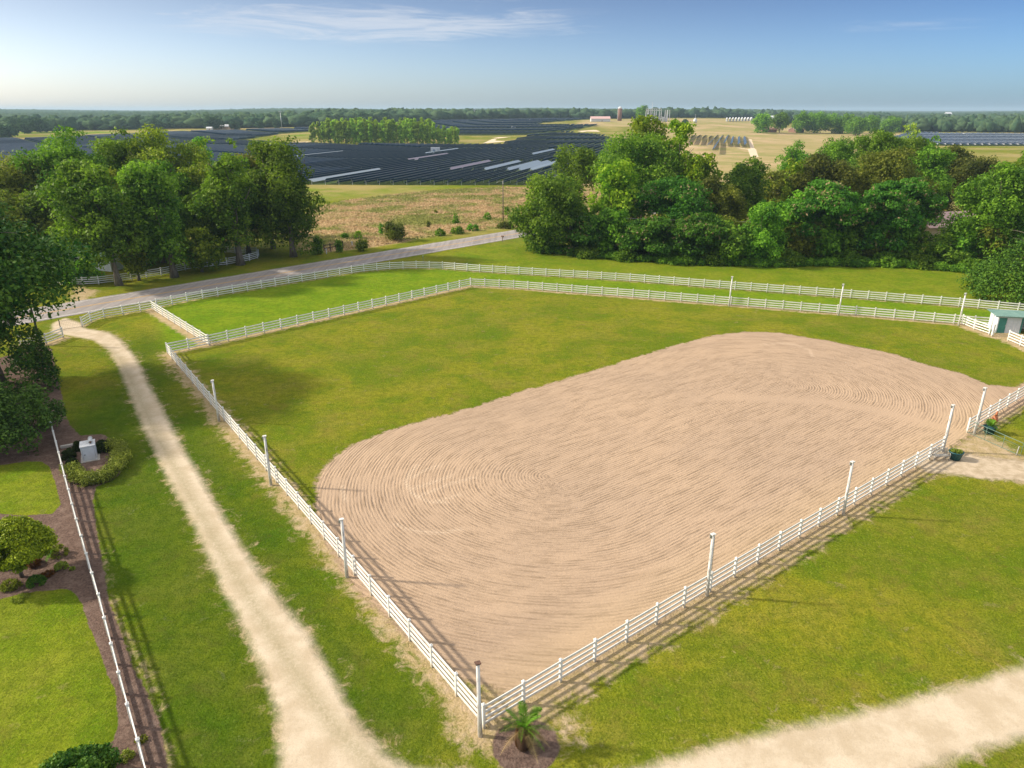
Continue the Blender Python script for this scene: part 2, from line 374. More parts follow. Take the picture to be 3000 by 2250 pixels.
# meadow / fields
meadow_px = [(880, 640), (915, 610), (1000, 590), (1150, 570), (1300, 556), (1480, 548), (1900, 560), (1900, 640), (1560, 662), (1470, 668), (1350, 682), (1230, 700), (1120, 720), (1000, 735), (930, 740), (860, 735)]
solarA = [(-400, 475), (0, 484), (500, 533), (905, 541), (1400, 543), (1620, 543), (1800, 500), (1850, 440), (1770, 399), (1664, 388), (1560, 398), (1470, 427), (1335, 429), (905, 424), (845, 424), (700, 412), (830, 391), (905, 386), (905, 377), (520, 389), (300, 400), (110, 410), (-400, 412)]
solarB = [(1215, 396), (1150, 380), (1240, 360), (1300, 355), (1480, 352), (1600, 350), (1755, 349), (1585, 361), (1570, 368), (1755, 367), (1665, 384), (1545, 396), (1400, 397)]
solarF = [(2660, 391), (2960, 396), (3200, 399), (3300, 428), (3000, 428), (2812, 428), (2700, 426), (2600, 410)]
fieldR = [(1700, 545), (1640, 470), (1830, 400), (1900, 375), (2050, 372), (2280, 372), (2400, 378), (2560, 388), (3300, 391), (3300, 400), (2900, 398), (2720, 392), (2560, 420), (2500, 470), (2300, 530), (2000, 540)]
farfield = [(1700, 352), (2250, 352), (2250, 377), (1700, 372)]
# polar grid, finer than a pixel-sized pattern near, coarser far
angs = np.radians(np.concatenate([np.arange(-180, -46, 4.0), np.arange(-44, 44.01, 0.14), np.arange(46, 180, 4.0)]))
radii = [6.0]
while radii[-1] < 14000: radii.append(radii[-1] * (1.0062 if radii[-1] < 180 else 1.0095) if radii[-1] > 17 else radii[-1] + 1.5)
radii = np.array(radii); na, nr = len(angs), len(radii)
A_, R2 = np.meshgrid(angs, radii)
X = (np.sin(A_) * R2).ravel(); Y = (np.cos(A_) * R2).ravel()
Pg = np.stack([X, Y], 1)
Z = terrain(X, Y)
rr = np.hypot(X, Y)
nearm = rr < 260
def near(fn):
    o = np.zeros(len(Pg)); o[nearm] = fn(Pg[nearm]); return o
a_sand = near(lambda P: prof(P, sand_xy, 0.8))
a_path = near(lambda P: prof(P, path_w, 1.2))
a_grav = near(lambda P: np.maximum(prof(P, PIX(drv1), 0.7) - .10, prof(P, PIX(drv2), 0.8)))
a_mul = near(lambda P: np.minimum(prof(P, PIX(mulch_px), 0.35), 1 - np.maximum(prof(P, PIX(lawn_a), 0.2), prof(P, PIX(lawn_b), 0.2))))
dpal = np.hypot(X - palm_c[0], (Y - palm_c[1]))
a_mul = np.maximum(a_mul, np.clip(0.5 + (1.55 - dpal) / 0.8, 0, 1))
def dirtf(P):
    o = np.zeros(len(P))
    for k, h, s, m_ in (('arena_left', 1.1, 1.7, .85), ('arena_right', 1.3, 1.8, 1.0), ('arena_right_far', 1.2, 1.5, .95), ('inner_left', .6, .9, .95), ('inner_back', .6, .9, .95), ('outer', .4, .8, .8), ('cross', .9, 1.0, 1), ('gate_angle', 1.0, 1, .9), ('shed_right', 1, 1, .9), ('drive_side', 1.0, 1, .8)):
        o = np.maximum(o, m_ * stripe(P, fences_xy[k], h, s))
    o = np.maximum(o, .9 * stripe(P, np.array([along(0, 1), along(3, 1), along(1, 4)]), 1.2, 1.2))
    sh = PIX([(2880, 985), (2960, 1000), (3050, 1040), (3050, 985), (2930, 970)])
    o = np.maximum(o, prof(P, sh, .8))
    o = np.maximum(o, .8 * prof(P, PIX([(222, 838), (300, 850), (262, 880), (215, 895), (180, 900)]), 2.0))
    o = np.maximum(o, .55 * stripe(P, PIX([(292, 1615), (340, 1790), (440, 2020), (500, 2250)]), .5, .8))
    o = np.maximum(o, .56 * prof(P, sand_xy, 1.3))
    o = np.maximum(o, .78 * np.maximum(prof(P, PIX(drv1), 2.6), prof(P, PIX(drv2), 3.0)))
    o = np.maximum(o, .72 * prof(P, PIX([(2790, 1290), (2840, 1255), (2900, 1262), (3000, 1330), (3080, 1400), (3050, 1440), (2900, 1400), (2760, 1370)]), 1.2))
    o = np.maximum(o, .62 * prof(P, path_w, 3.5))
    o = np.maximum(o, .62 * stripe(P, np.array([(0.5, 24.5), (2.5, 25.5)]), 1.5, 1.6))
    return o
a_dirt = near(dirtf)
a_mead = prof(Pg, PIX(meadow_px), 6.0)
a_tan = np.maximum(prof(Pg, PIX(fieldR), 12.0), prof(Pg, PIX(farfield), 25.0))
a_tan = np.maximum(a_tan, .95 * stripe(Pg, PIX([(0, 408), (110, 407)]), 8, 6))
a_tan = np.maximum(a_tan, .8 * prof(Pg, PIX([(900, 360), (1700, 347), (1700, 351), (1240, 358), (900, 378)]), 15))
for L in ([(500, 383), (905, 372)],): a_tan = np.maximum(a_tan, .85 * stripe(Pg, PIX(L), 10, 10))
a_lush = near(lambda P: np.maximum(prof(P, np.array([tuple(q) for q in fences_xy['inner_left']] + [tuple(q) for q in fences_xy['inner_back'][1:]] + [tuple(q) for q in fences_xy['outer'][:3:-1]]), 1.0), 0))
a_lush = np.maximum(a_lush, np.maximum(prof(Pg, PIX([(20, 395), (20, 380), (180, 378), (500, 383), (480, 392)]), 8), 0.0))
a_lush = np.maximum(a_lush, .8 * prof(Pg, PIX([(840, 388), (905, 386), (905, 404), (845, 402)]), 5))
a_lush = np.maximum(a_lush, .5 * near(lambda P: prof(P, np.array([tuple(q) for q in fences_xy['outer'][14:]] + [tuple(G(3200, 800)[:2]), tuple(G(1600, 745)[:2]), tuple(G(1540, 700)[:2]), tuple(G(1300, 745)[:2])]), 2)))
a_lush = np.maximum(a_lush, .7 * prof(Pg, PIX([(640, 546), (1350, 546), (1180, 566), (1000, 580), (930, 600), (900, 650), (700, 660)]), 5))
a_lush = np.maximum(a_lush, .45 * near(lambda P: np.maximum(prof(P, PIX(lawn_a), .5), prof(P, PIX(lawn_b), .5))))
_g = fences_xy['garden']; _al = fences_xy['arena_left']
a_deep_vignette = near(lambda P: prof(P, np.array([_g[0] + [-2, 14], *_g, [-11, 14], _al[0] + [-1, -2.0], _al[0] + [-1.0, 0], _al[1] + [-1, 0], [-48, 89]]), 2.5))
a_rough = np.clip(ss(150, 185, rr) * 1.0, 0, 1)
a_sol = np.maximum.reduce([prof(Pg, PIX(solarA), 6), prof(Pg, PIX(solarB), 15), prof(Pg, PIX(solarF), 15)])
a_bare = np.maximum.reduce([prof(Pg, PIX([(1415, 420), (1440, 408), (1462, 403), (1425, 402), (1500, 401), (1455, 406), (1450, 412), (1490, 414)]), 4),
    stripe(Pg, PIX([(2020, 430), (2160, 433), (2190, 437)]), 1.5, 1.2), prof(Pg, PIX([(2190, 435), (2215, 437), (2222, 460), (2200, 462)]), 1.5),
    stripe(Pg, PIX([(2197, 408), (2205, 436)]), 1.5, 1.2), prof(Pg, PIX([(1690, 384), (1745, 380), (1760, 386)]), 6), stripe(Pg, PIX([(790, 421), (905, 415)]), 3, 1.5), .7 * prof(Pg, PIX([(1700, 389), (1750, 381), (1690, 385)]), 6)])
# gentle relief
Z = Z + near(lambda P: np.where(True, 0, 0)) 
# rake coordinates
dv = SP1 - SP0; L_ = np.hypot(*dv); du = dv / L_
rel = Pg - SP0; t_al = rel @ du; perp = rel @ np.array([-du[1], du[0]])
tc_ = np.clip(t_al, 0, L_)
dist_sp = np.hypot(t_al - tc_, perp)
u_rk = np.where((t_al > 0) & (t_al < L_), perp, np.sign(perp) * dist_sp)
# arcs: use stadium distance at the ends, straight (signed) in the middle
u_rk = dist_sp
v_rk = np.where(t_al < 0, np.arctan2(np.abs(perp), -t_al) * 10, np.where(t_al > L_, L_ + 15.7 + np.arctan2(t_al - L_, np.abs(perp)) * 10, t_al + 15.7))
rake = np.stack([u_rk, v_rk, perp * .35], 1)
idx = np.arange(na * nr).reshape(nr, na)
q0 = idx[:-1, :]; q1 = idx[1:, :]
faces = np.stack([q0, np.roll(q0, -1, 1), np.roll(q1, -1, 1), q1], -1).reshape(-1, 4)
# ---- ground material
def ground_material():
    m, n, b = newmat('ground'); b.inputs['Roughness'].default_value = 0.95; b.inputs['Specular IOR Level'].default_value = 0.02
    geo = N(n, 'ShaderNodeNewGeometry'); P = geo.outputs['Position']
    at = lambda k: N(n, 'ShaderNodeAttribute', attribute_name=k).outputs['Fac']
    n1 = noise(n, P, 0.035, 4); n2 = noise(n, P, 0.22, 5, 0.6); n3 = noise(n, P, 1.4, 6, 0.68); n4 = noise(n, P, 7.0, 4, 0.7)
    nb = noise(n, P, 0.09, 4, 0.6, 0.8)
    # grass
    gA, gB = (0.165, 0.215, 0.012), (0.290, 0.280, 0.020)
    c = mixc(n, maprange(n, nb, 0.36, 0.64), gA, gB)
    c = mixc(n, math_(n, 'MULTIPLY', maprange(n, n2, 0.44, 0.72), 0.5), c, (0.32, 0.26, 0.055))
    c = mixc(n, math_(n, 'MULTIPLY', maprange(n, n2, 0.52, 0.3), 0.7), c, (0.10, 0.19, 0.010))
    c = mixc(n, at('lush'), c, mixc(n, maprange(n, n2, 0.35, 0.65), (0.145, 0.28, 0.008), (0.24, 0.34, 0.016)))
    # sparse thin patches
    pt = noise(n, P, 0.7, 6, 0.72, 0.4)
    c = mixc(n, math_(n, 'MULTIPLY', math_(n, 'MULTIPLY', maprange(n, pt, 0.60, 0.70), 0.75), math_(n, 'SUBTRACT', 1.0, at('lush'))), c, (0.44, 0.33, 0.17))
    c = mixc(n, math_(n, 'MULTIPLY', maprange(n, n3, 0.36, 0.66), 0.55), c, (0.085, 0.125, 0.008))
    c = mixc(n, math_(n, 'MULTIPLY', maprange(n, n4, 0.44, 0.64), 0.60), c, (0.070, 0.105, 0.006))
    c = mixc(n, math_(n, 'MULTIPLY', maprange(n, noise(n, P, 5.2, 4, 0.75), 0.53, 0.68), 0.55), c, (0.36, 0.37, 0.05))
    # rough verge farther off
    c = mixc(n, math_(n, 'MULTIPLY', at('rough'), maprange(n, noise(n, P, 0.02, 6, 0.65), 0.40, 0.62)), c, (0.36, 0.29, 0.11))
    c = mixc(n, math_(n, 'MULTIPLY', math_(n, 'MULTIPLY', maprange(n, noise(n, P, 0.45, 6, 0.75, 0.6), 0.50, 0.68), 0.42), math_(n, 'SUBTRACT', 1.0, at('lush'))), c, (0.20, 0.15, 0.035))
    c = mixc(n, math_(n, 'MULTIPLY', maprange(n, noise(n, P, 17.0, 3, 0.7), 0.45, 0.7), 0.40), c, (0.06, 0.085, 0.006))
    c = mixc(n, at('deep_vignette'), c, mixc(n, 1.0, c, (0.50, 0.66, 0.62), 'MULTIPLY'))  # deeper green strip; lens vignetting is also painted into the grass colour
    def mask(k, vec_noise, amp, w):
        v = math_(n, 'ADD', at(k), math_(n, 'MULTIPLY', math_(n, 'SUBTRACT', vec_noise, 0.5), amp))
        return maprange(n, v, 0.5 - w, 0.5 + w)
    # meadow: tan seed heads with green veins
    mg = noise(n, P, 0.05, 6, 0.7, 1.0); mf = noise(n, P, 1.1, 5, 0.75)
    mc = mixc(n, maprange(n, mf, 0.3, 0.7), (0.58, 0.42, 0.23), (0.42, 0.30, 0.14))
    mc = mixc(n, math_(n, 'MULTIPLY', maprange(n, mg, 0.44, 0.58), 0.85), mc, (0.21, 0.24, 0.05))
    c = mixc(n, mask('mead', n1, 0.9, 0.12), c, mc)
    tn = noise(n, P, 0.012, 6, 0.65)
    tcn = mixc(n, maprange(n, tn, 0.35, 0.6), (0.50, 0.36, 0.21), (0.35, 0.29, 0.12))
    tcn = mixc(n, math_(n, 'MULTIPLY', maprange(n, noise(n, P, 0.03, 5, 0.6, 1.0), 0.48, 0.62), 0.7), tcn, (0.24, 0.25, 0.07))
    c = mixc(n, mask('tan', n1, 0.8, 0.15), c, tcn)
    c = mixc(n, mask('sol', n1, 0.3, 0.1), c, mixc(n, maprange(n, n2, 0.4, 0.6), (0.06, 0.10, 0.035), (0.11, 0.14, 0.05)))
    c = mixc(n, mask('bare', n2, 0.3, 0.1), c, (0.72, 0.58, 0.42))
    # dirt and straw along fences
    dc = mixc(n, maprange(n, n4, 0.3, 0.7), (0.52, 0.39, 0.22), (0.30, 0.24, 0.10))
    dn = noise(n, P, 0.9, 8, 0.78, 0.5)
    c = mixc(n, mask('dirt', dn, 1.5, 0.16), c, mixc(n, maprange(n, n3, 0.4, 0.7), dc, (0.55, 0.42, 0.28)))
    # mulch
    vm = N(n, 'ShaderNodeTexVoronoi'); vm.inputs['Scale'].default_value = 9.0; n.links.new(P, vm.inputs['Vector'])
    mu = mixc(n, maprange(n, n4, 0.3, 0.7), (0.20, 0.135, 0.11), (0.10, 0.068, 0.055))
    mu = mixc(n, math_(n, 'MULTIPLY', maprange(n, n3, 0.45, 0.7), 0.6), mu, (0.29, 0.21, 0.17))
    mm = mask('mulch', n3, 0.7, 0.1); c = mixc(n, mm, c, mu)
    # gravel drive
    g1 = noise(n, P, 10.0, 3, 0.8); vg = N(n, 'ShaderNodeTexVoronoi'); vg.inputs['Scale'].default_value = 8.0; n.links.new(P, vg.inputs['Vector'])
    gc = mixc(n, maprange(n, noise(n, P, 0.5, 5, 0.7), 0.35, 0.65), (0.63, 0.53, 0.40), (0.50, 0.405, 0.285))
    gc = mixc(n, math_(n, 'MULTIPLY', maprange(n, g1, 0.52, 0.75), 0.5), gc, (0.36, 0.29, 0.20))
    gw = N(n, 'ShaderNodeAttribute', attribute_name='wheel').outputs['Fac']
    gc = mixc(n, math_(n, 'MULTIPLY', maprange(n, noise(n, P, 26.0, 2, 0.6), 0.50, 0.66), 0.35), gc, (0.42, 0.35, 0.25))
    gc = mixc(n, math_(n, 'MULTIPLY', gw, maprange(n, noise(n, P, 4.5, 5, 0.8), 0.32, 0.60, 0.25, 0.85)), gc, (0.34, 0.29, 0.18))
    gm = mask('gravel', dn, 0.55, 0.30); c = mixc(n, gm, c, gc)
    # raked sand
    rk = N(n, 'ShaderNodeAttribute', attribute_name='rake').outputs['Vector']
    def rn(su, sv, detail, rough, dist=0.0):
        mp = N(n, 'ShaderNodeMapping'); mp.inputs['Scale'].default_value = (su, sv, 1); n.links.new(rk, mp.inputs[0])
        return noise(n, mp.outputs[0], 1.0, detail, rough, dist)
    warp = noise(n, P, 0.12, 3, 0.5)
    sx = N(n, 'ShaderNodeSeparateXYZ'); n.links.new(rk, sx.inputs[0])
    uu = math_(n, 'ADD', sx.outputs[0], math_(n, 'MULTIPLY', warp, 0.5))
    w1 = math_(n, 'SINE', math_(n, 'MULTIPLY', uu, 2 * math.pi / 0.26))
    brk = rn(1.0, 0.28, 6, 0.7); brk2 = rn(4.0, 0.42, 5, 0.70, 0.08); brk3 = rn(2.3, 0.42, 4, 0.6)
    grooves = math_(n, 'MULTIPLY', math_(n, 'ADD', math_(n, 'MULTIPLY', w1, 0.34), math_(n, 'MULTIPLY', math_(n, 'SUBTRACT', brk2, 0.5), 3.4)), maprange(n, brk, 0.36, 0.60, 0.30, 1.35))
    smooth = math_(n, 'SUBTRACT', 1.0, at('track'))
    grooves = math_(n, 'MULTIPLY', grooves, smooth)
    clump = noise(n, P, 4.0, 5, 0.75)
    sc_ = mixc(n, maprange(n, noise(n, P, 0.06, 4, 0.6), 0.35, 0.65), (0.49, 0.355, 0.245), (0.445, 0.325, 0.230))
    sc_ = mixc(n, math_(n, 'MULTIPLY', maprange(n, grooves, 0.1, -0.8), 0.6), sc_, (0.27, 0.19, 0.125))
    sc_ = mixc(n, math_(n, 'MULTIPLY', math_(n, 'MULTIPLY', maprange(n, brk3, 0.53, 0.66), smooth), 0.28), sc_, (0.27, 0.19, 0.125))
    sc_ = mixc(n, math_(n, 'MULTIPLY', at('edge'), 0.6), sc_, (0.50, 0.37, 0.225))
    trd = math_(n, 'MULTIPLY', at('tyre'), maprange(n, math_(n, 'SINE', math_(n, 'MULTIPLY', math_(n, 'ADD', sx.outputs[1], sx.outputs[0]), 16.0)), -0.5, 0.4, 0.25, 1.0))
    sc_ = mixc(n, math_(n, 'MULTIPLY', trd, 0.65), sc_, (0.62, 0.48, 0.35))
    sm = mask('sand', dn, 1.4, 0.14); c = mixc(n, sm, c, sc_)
    pm = mask('path', dn, 1.0, 0.2); c = mixc(n, pm, c, mixc(n, maprange(n, n3, 0.35, 0.7), (0.55, 0.45, 0.33), (0.38, 0.30, 0.20)))
    n.links.new(c, b.inputs['Base Color'])
    # relief
    hs_ = math_(n, 'ADD', math_(n, 'MULTIPLY', grooves, 0.050), math_(n, 'MULTIPLY', clump, 0.05))
    hg = math_(n, 'ADD', math_(n, 'MULTIPLY', n3, 0.16), math_(n, 'MULTIPLY', n4, 0.14))
    soft = math_(n, 'MAXIMUM', sm, math_(n, 'MAXIMUM', gm, pm))
    hh = math_(n, 'ADD', math_(n, 'MULTIPLY', hs_, sm), math_(n, 'MULTIPLY', hg, math_(n, 'SUBTRACT', 1.0, math_(n, 'MULTIPLY', soft, 0.85))))
    hh = math_(n, 'ADD', hh, math_(n, 'MULTIPLY', at('mead'), math_(n, 'MULTIPLY', mf, 0.5)))
    bp = N(n, 'ShaderNodeBump', i_Strength=0.8, i_Distance=1.0); n.links.new(hh, bp.inputs['Height']); n.links.new(bp.outputs[0], b.inputs['Normal'])
    return m
M['ground'] = ground_material()
a_wheel = near(lambda P: stripe(P, PIX([(300, 1010), (350, 1050), (400, 1150), (450, 1260), (540, 1420), (640, 1600), (760, 1800), (860, 1960), (980, 2130), (1150, 2300)]), .40, .45))
trk = []
tw = [along(31, 11), along(40, 5.5), along(47, 1.5), along(49, 0.5)]
a_track = near(lambda P: stripe(P, PIX([(2790, 1262), (2680, 1230), (2560, 1200), (2420, 1178), (2250, 1168), (2120, 1165)]), .75, .6))
tyre_px = [[(1224, 1363), (1199, 1387), (1189, 1412), (1203, 1441), (1224, 1457), (1261, 1471), (1310, 1473)], [(1207, 1400), (1249, 1375), (1290, 1363)], [(1203, 1433), (1261, 1416), (1322, 1394)], [(1224, 1455), (1269, 1437), (1322, 1416), (1392, 1398)], [(1269, 1471), (1347, 1449)], [(1003, 1424), (1005, 1445), (1011, 1465)], [(1160, 1535), (1190, 1550), (1240, 1560), (1300, 1560), (1350, 1550)], [(2230, 1010), (2280, 1005), (2330, 1010), (2372, 1025), (2380, 1045)]]
a_tyre = near(lambda P: np.maximum.reduce([stripe(P, PIX(q), .17, .10) for q in tyre_px]))
a_edge = near(lambda P: stripe(P, np.array([along(0, 0), along(60, 0)]), 2.0, 2.5))
attrs = dict(sand=a_sand, path=a_path, gravel=a_grav, mulch=a_mul, dirt=a_dirt, mead=a_mead, tan=a_tan, lush=a_lush, rough=a_rough, sol=a_sol, bare=a_bare, wheel=a_wheel, track=a_track, edge=a_edge, tyre=a_tyre, deep_vignette=a_deep_vignette)
VG = np.stack([X, Y, Z], 1)
fm = lambda a: a[faces].mean(1) > 0.5
is_path = fm(a_path); is_sand = fm(a_sand) & ~is_path; is_grav = fm(a_grav) & ~is_sand & ~is_path; is_mul = fm(a_mul) & ~is_sand & ~is_grav & ~is_path
palm_bed = is_mul & (dpal[faces].mean(1) < 3); is_mul &= ~palm_bed
rest = ~(is_path | is_sand | is_grav | is_mul | palm_bed)
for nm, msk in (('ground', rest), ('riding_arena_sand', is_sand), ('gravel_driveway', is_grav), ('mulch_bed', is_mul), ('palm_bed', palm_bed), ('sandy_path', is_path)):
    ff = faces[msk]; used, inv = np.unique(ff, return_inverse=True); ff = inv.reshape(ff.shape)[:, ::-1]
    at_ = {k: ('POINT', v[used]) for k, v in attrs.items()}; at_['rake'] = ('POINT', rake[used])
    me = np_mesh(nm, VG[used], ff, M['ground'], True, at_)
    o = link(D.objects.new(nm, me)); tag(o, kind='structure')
# ------------------------------------------------------------------ road
ctr = np.array([(-62.8, 103.6), (-42.2, 124.6), (-11.4, 157.3), (2.0, 171.2)])
pv = np.polyfit(ctr[:, 1], ctr[:, 0], 1); slope_ = pv[0]
dr = Vector((slope_, 1)).normalized(); P0 = Vector((float(np.polyval(pv, 140)), 140)); nrm = Vector((dr.y, -dr.x))
def road_strip(name, o0, o1, z, mat, t0=-230, t1=420, parent=None, step=6, dash=None, jit=0.0):
    V = []; F = []; k = 0; t = t0
    ts = np.arange(t0, t1 + 0.1, step)
    for i, t in enumerate(ts):
        j0 = rng.normal() * jit; j1 = rng.normal() * jit
        for o_ in (o0 + j0, o1 + j1):
            q = P0 + dr * float(t) + nrm * o_; V.append((q.x, q.y, z))
    for i in range(len(ts) - 1): F.append((2 * i, 2 * i + 1, 2 * i + 3, 2 * i + 2))
    me = np_mesh(name, V, F, mat); o = link(D.objects.new(name, me), parent); return o
def asphalt():
    m, n, b = newmat('asphalt'); g = N(n, 'ShaderNodeNewGeometry'); P = g.outputs['Position']
    mp = N(n, 'ShaderNodeMapping'); mp.inputs['Rotation'].default_value = (0, 0, math.atan2(dr.x, dr.y)); mp.inputs['Scale'].default_value = (1, 0.05, 1); n.links.new(P, mp.inputs[0])
    a = noise(n, mp.outputs[0], 1.1, 4, 0.6); s = noise(n, P, 3.0, 5, 0.7)
    c = mixc(n, maprange(n, a, 0.35, 0.65), (0.25, 0.225, 0.215), (0.35, 0.315, 0.30)); c = mixc(n, math_(n, 'MULTIPLY', maprange(n, s, 0.3, 0.7), .3), c, (0.14, 0.125, 0.12))
    n.links.new(c, b.inputs['Base Color']); b.inputs['Roughness'].default_value = 0.85; return m
M['asphalt'] = asphalt()
M['roadwhite'] = simple('worn_white_paint', (0.72, 0.70, 0.66), 0.7, (0.40, 0.37, 0.34), 3)
M['yellow'] = simple('worn_yellow_paint', (0.62, 0.36, 0.10), 0.7, (0.42, 0.27, 0.12), 3)
road = road_strip('road', -4.3, 4.3, 0.03, M['asphalt'], jit=0.06, step=2); tag(road, kind='structure')
for nm, a, b_, mt in (('centre_line', -0.27, -0.10, 'yellow'), ('centre_line', 0.10, 0.27, 'yellow'), ('edge_line', -3.55, -3.38, 'roadwhite'), ('edge_line', 3.38, 3.58, 'roadwhite')):
    road_strip(nm, a, b_, 0.036, M[mt], parent=road)
# ------------------------------------------------------------------ fences
pm_ = MB(); pm_.box((0, 0, 0.69), (0.13, 0.13, 1.38)); pm_.box((0, 0, 1.395), (0.165, 0.165, 0.035))
pm_.add([(-.07, -.07, 1.4125), (.07, -.07, 1.4125), (.07, .07, 1.4125), (-.07, .07, 1.4125), (0, 0, 1.47)], [(0, 1, 4), (1, 2, 4), (2, 3, 4), (3, 0, 4)])
post_me = pm_.build('post', M['white']); POST = post_me.data; D.objects.remove(post_me)
def fence(name, label, pts, spacing=2.44, group='white rail fences', hts=(0.24, 0.575, 0.91, 1.245), skip_first=False, skip_last=False, posts_off=0.0):
    pts = [Vector((p[0], p[1], 0)) for p in pts]
    root = empty(name, pts[0], 0, label, 'fence', group); base = pts[0]
    stations = []
    L = [0]
    for a, b in zip(pts, pts[1:]): L.append(L[-1] + (b - a).length)
    n = max(1, round(L[-1] / spacing))
    def atl(s):
        for i in range(len(pts) - 1):
            if s <= L[i + 1] + 1e-6: return pts[i].lerp(pts[i + 1], (s - L[i]) / max(L[i + 1] - L[i], 1e-6)), (pts[i + 1] - pts[i])
        return pts[-1], pts[-1] - pts[-2]
    for i in range(n + 1):
        if (i == 0 and skip_first) or (i == n and skip_last): continue
        p, d = atl(L[-1] * i / n); ang = math.atan2(d.y, d.x)
        o = D.objects.new('post', POST); link(o, root); o.location = p - base; o.rotation_euler = (rng.normal() * .006, rng.normal() * .006, ang)
    st = [atl(L[-1] * i / n)[0] - base for i in range(n + 1)]
    for h in hts:
        mb = MB()
        jit = rng.normal(size=len(st)) * 0.008
        for i in range(n): mb.bar(st[i] + Vector((0, 0, h + jit[i])), st[i + 1] + Vector((0, 0, h + jit[i + 1])), 0.045, 0.135)
        mb.build('rail', M['white'], root)
    return root
def half(a, b): return FW['outer'][a:b]
fence('rail_fence', 'white fence down the left side of the sand arena beside the gravel driveway', FW['arena_left'])
fence('rail_fence', 'white fence along the near right side of the sand arena, corner pole to bench', FW['arena_right'], skip_first=True)
fence('rail_fence', 'white four-rail fence continuing past the open green gate and palm planter', FW['arena_right_far'])
fence('rail_fence', 'inner white fence between bright paddock strip and arena lawn, up to the far corner', FW['inner_left'], skip_first=True)
fence('rail_fence', 'inner white fence across the back of the arena lawn towards the shed', FW['inner_back'], skip_first=True)
fence('rail_fence', 'outer white fence curving along the paved road from the driveway gate', half(0, 13))
fence('rail_fence', 'outer white fence across the mown field in front of the woods', half(12, 99), skip_first=True)
fence('rail_fence', 'short white cross fence joining outer and inner fences near the driveway', FW['cross'], skip_first=True, skip_last=True)
fence('rail_fence', 'short white angled fence beside the shed ending at a gate opening', FW['gate_angle'], skip_first=False)
fence('rail_fence', 'short white fence right of the shed at the right edge', FW['shed_right'])
fence('rail_fence', 'short white fence by the utility pole left of the driveway gate', FW['drive_side'])
fence('rail_fence', 'white fence in the mulch bed of the garden, left of the gravel driveway', FW['garden'])
AC = [G(*p) for p in [(150, 838), (228, 835), (259, 836), (300, 832), (391, 820), (475, 807), (557, 789), (673, 776), (739, 763), (763, 755), (752, 745)]]
fence('rail_fence', 'white fence under the big trees across the road', AC)
fence('rail_fence', 'white fence behind the big trees across the road, farther from the road', [G(*p) for p in [(752, 745), (700, 743), (639, 739), (555, 732), (400, 720), (180, 707)]], skip_first=True)
# ------------------------------------------------------------------ arena light poles (weathered white)
poles = [((642, 1234), 1115, 'weathered white pole in the left arena fence, farthest from the corner'),
 ((794, 1421), 1278, 'weathered white pole at left arena fence, beside the tip of the raked sand'),
 ((1017, 1691), 1522, 'weathered white pole at left arena fence casting a shadow on the sand'),
 ((1407, 2156), 1944, 'old white pole with a rusty cap at the near arena corner'),
 ((2071, 1745), 1566, 'weathered white pole at the near right fence, first right of the corner'),
 ((2470, 1508), 1353, 'weathered white pole at the near right fence, halfway to the bench'),
 ((2762, 1322), 1188, 'weathered white pole behind the white garden bench at the gate opening'),
 ((2854, 1271), 1137, 'white pole at the green gate beside the palm planter'),
 ((2808, 954), 860, 'white pole at the inner back fence, left of the shed'),
 ((2456, 924), 833, 'white pole standing at the inner back fence, middle of three'),
 ((2135, 897), 811, 'white pole at the inner back fence, leftmost of three')]
for i, (b_, yt, lb) in enumerate(poles):
    p = G(*b_); h = HT(p, yt); root = empty('light_pole', p, 0, lb, 'pole', 'white poles round the arena')
    mb = MB(); lean = Vector((random.uniform(-.05, .05), random.uniform(-.04, .04), 0))
    mb.tube([(0, 0, -0.1), Vector((0, 0, h * .4)) + lean * .5, Vector((0, 0, h)) + lean], [.115, .10, .085], 10); mb.build('pole', M['oldwhite'], root, True)
    c = MB(); t = Vector((0, 0, h)) + lean
    c.box(t + Vector((0, 0, .03)), (.26, .22, .06), .4); c.build('cap', M['rust'] if i == 3 else M['oldwhite'], root)
    if i != 3:
        c = MB(); c.box(t + Vector((-.13, 0, -.12)), (.10, .10, .2)); c.build('bracket', M['metal'], root)
        if i in (1, 4, 6, 7):
            c = MB(); c.tube([t + Vector((.1, -.02, -.1)), Vector((.12, -.02, h * .3))], .014, 5); c.build('conduit', M['metal'], root)
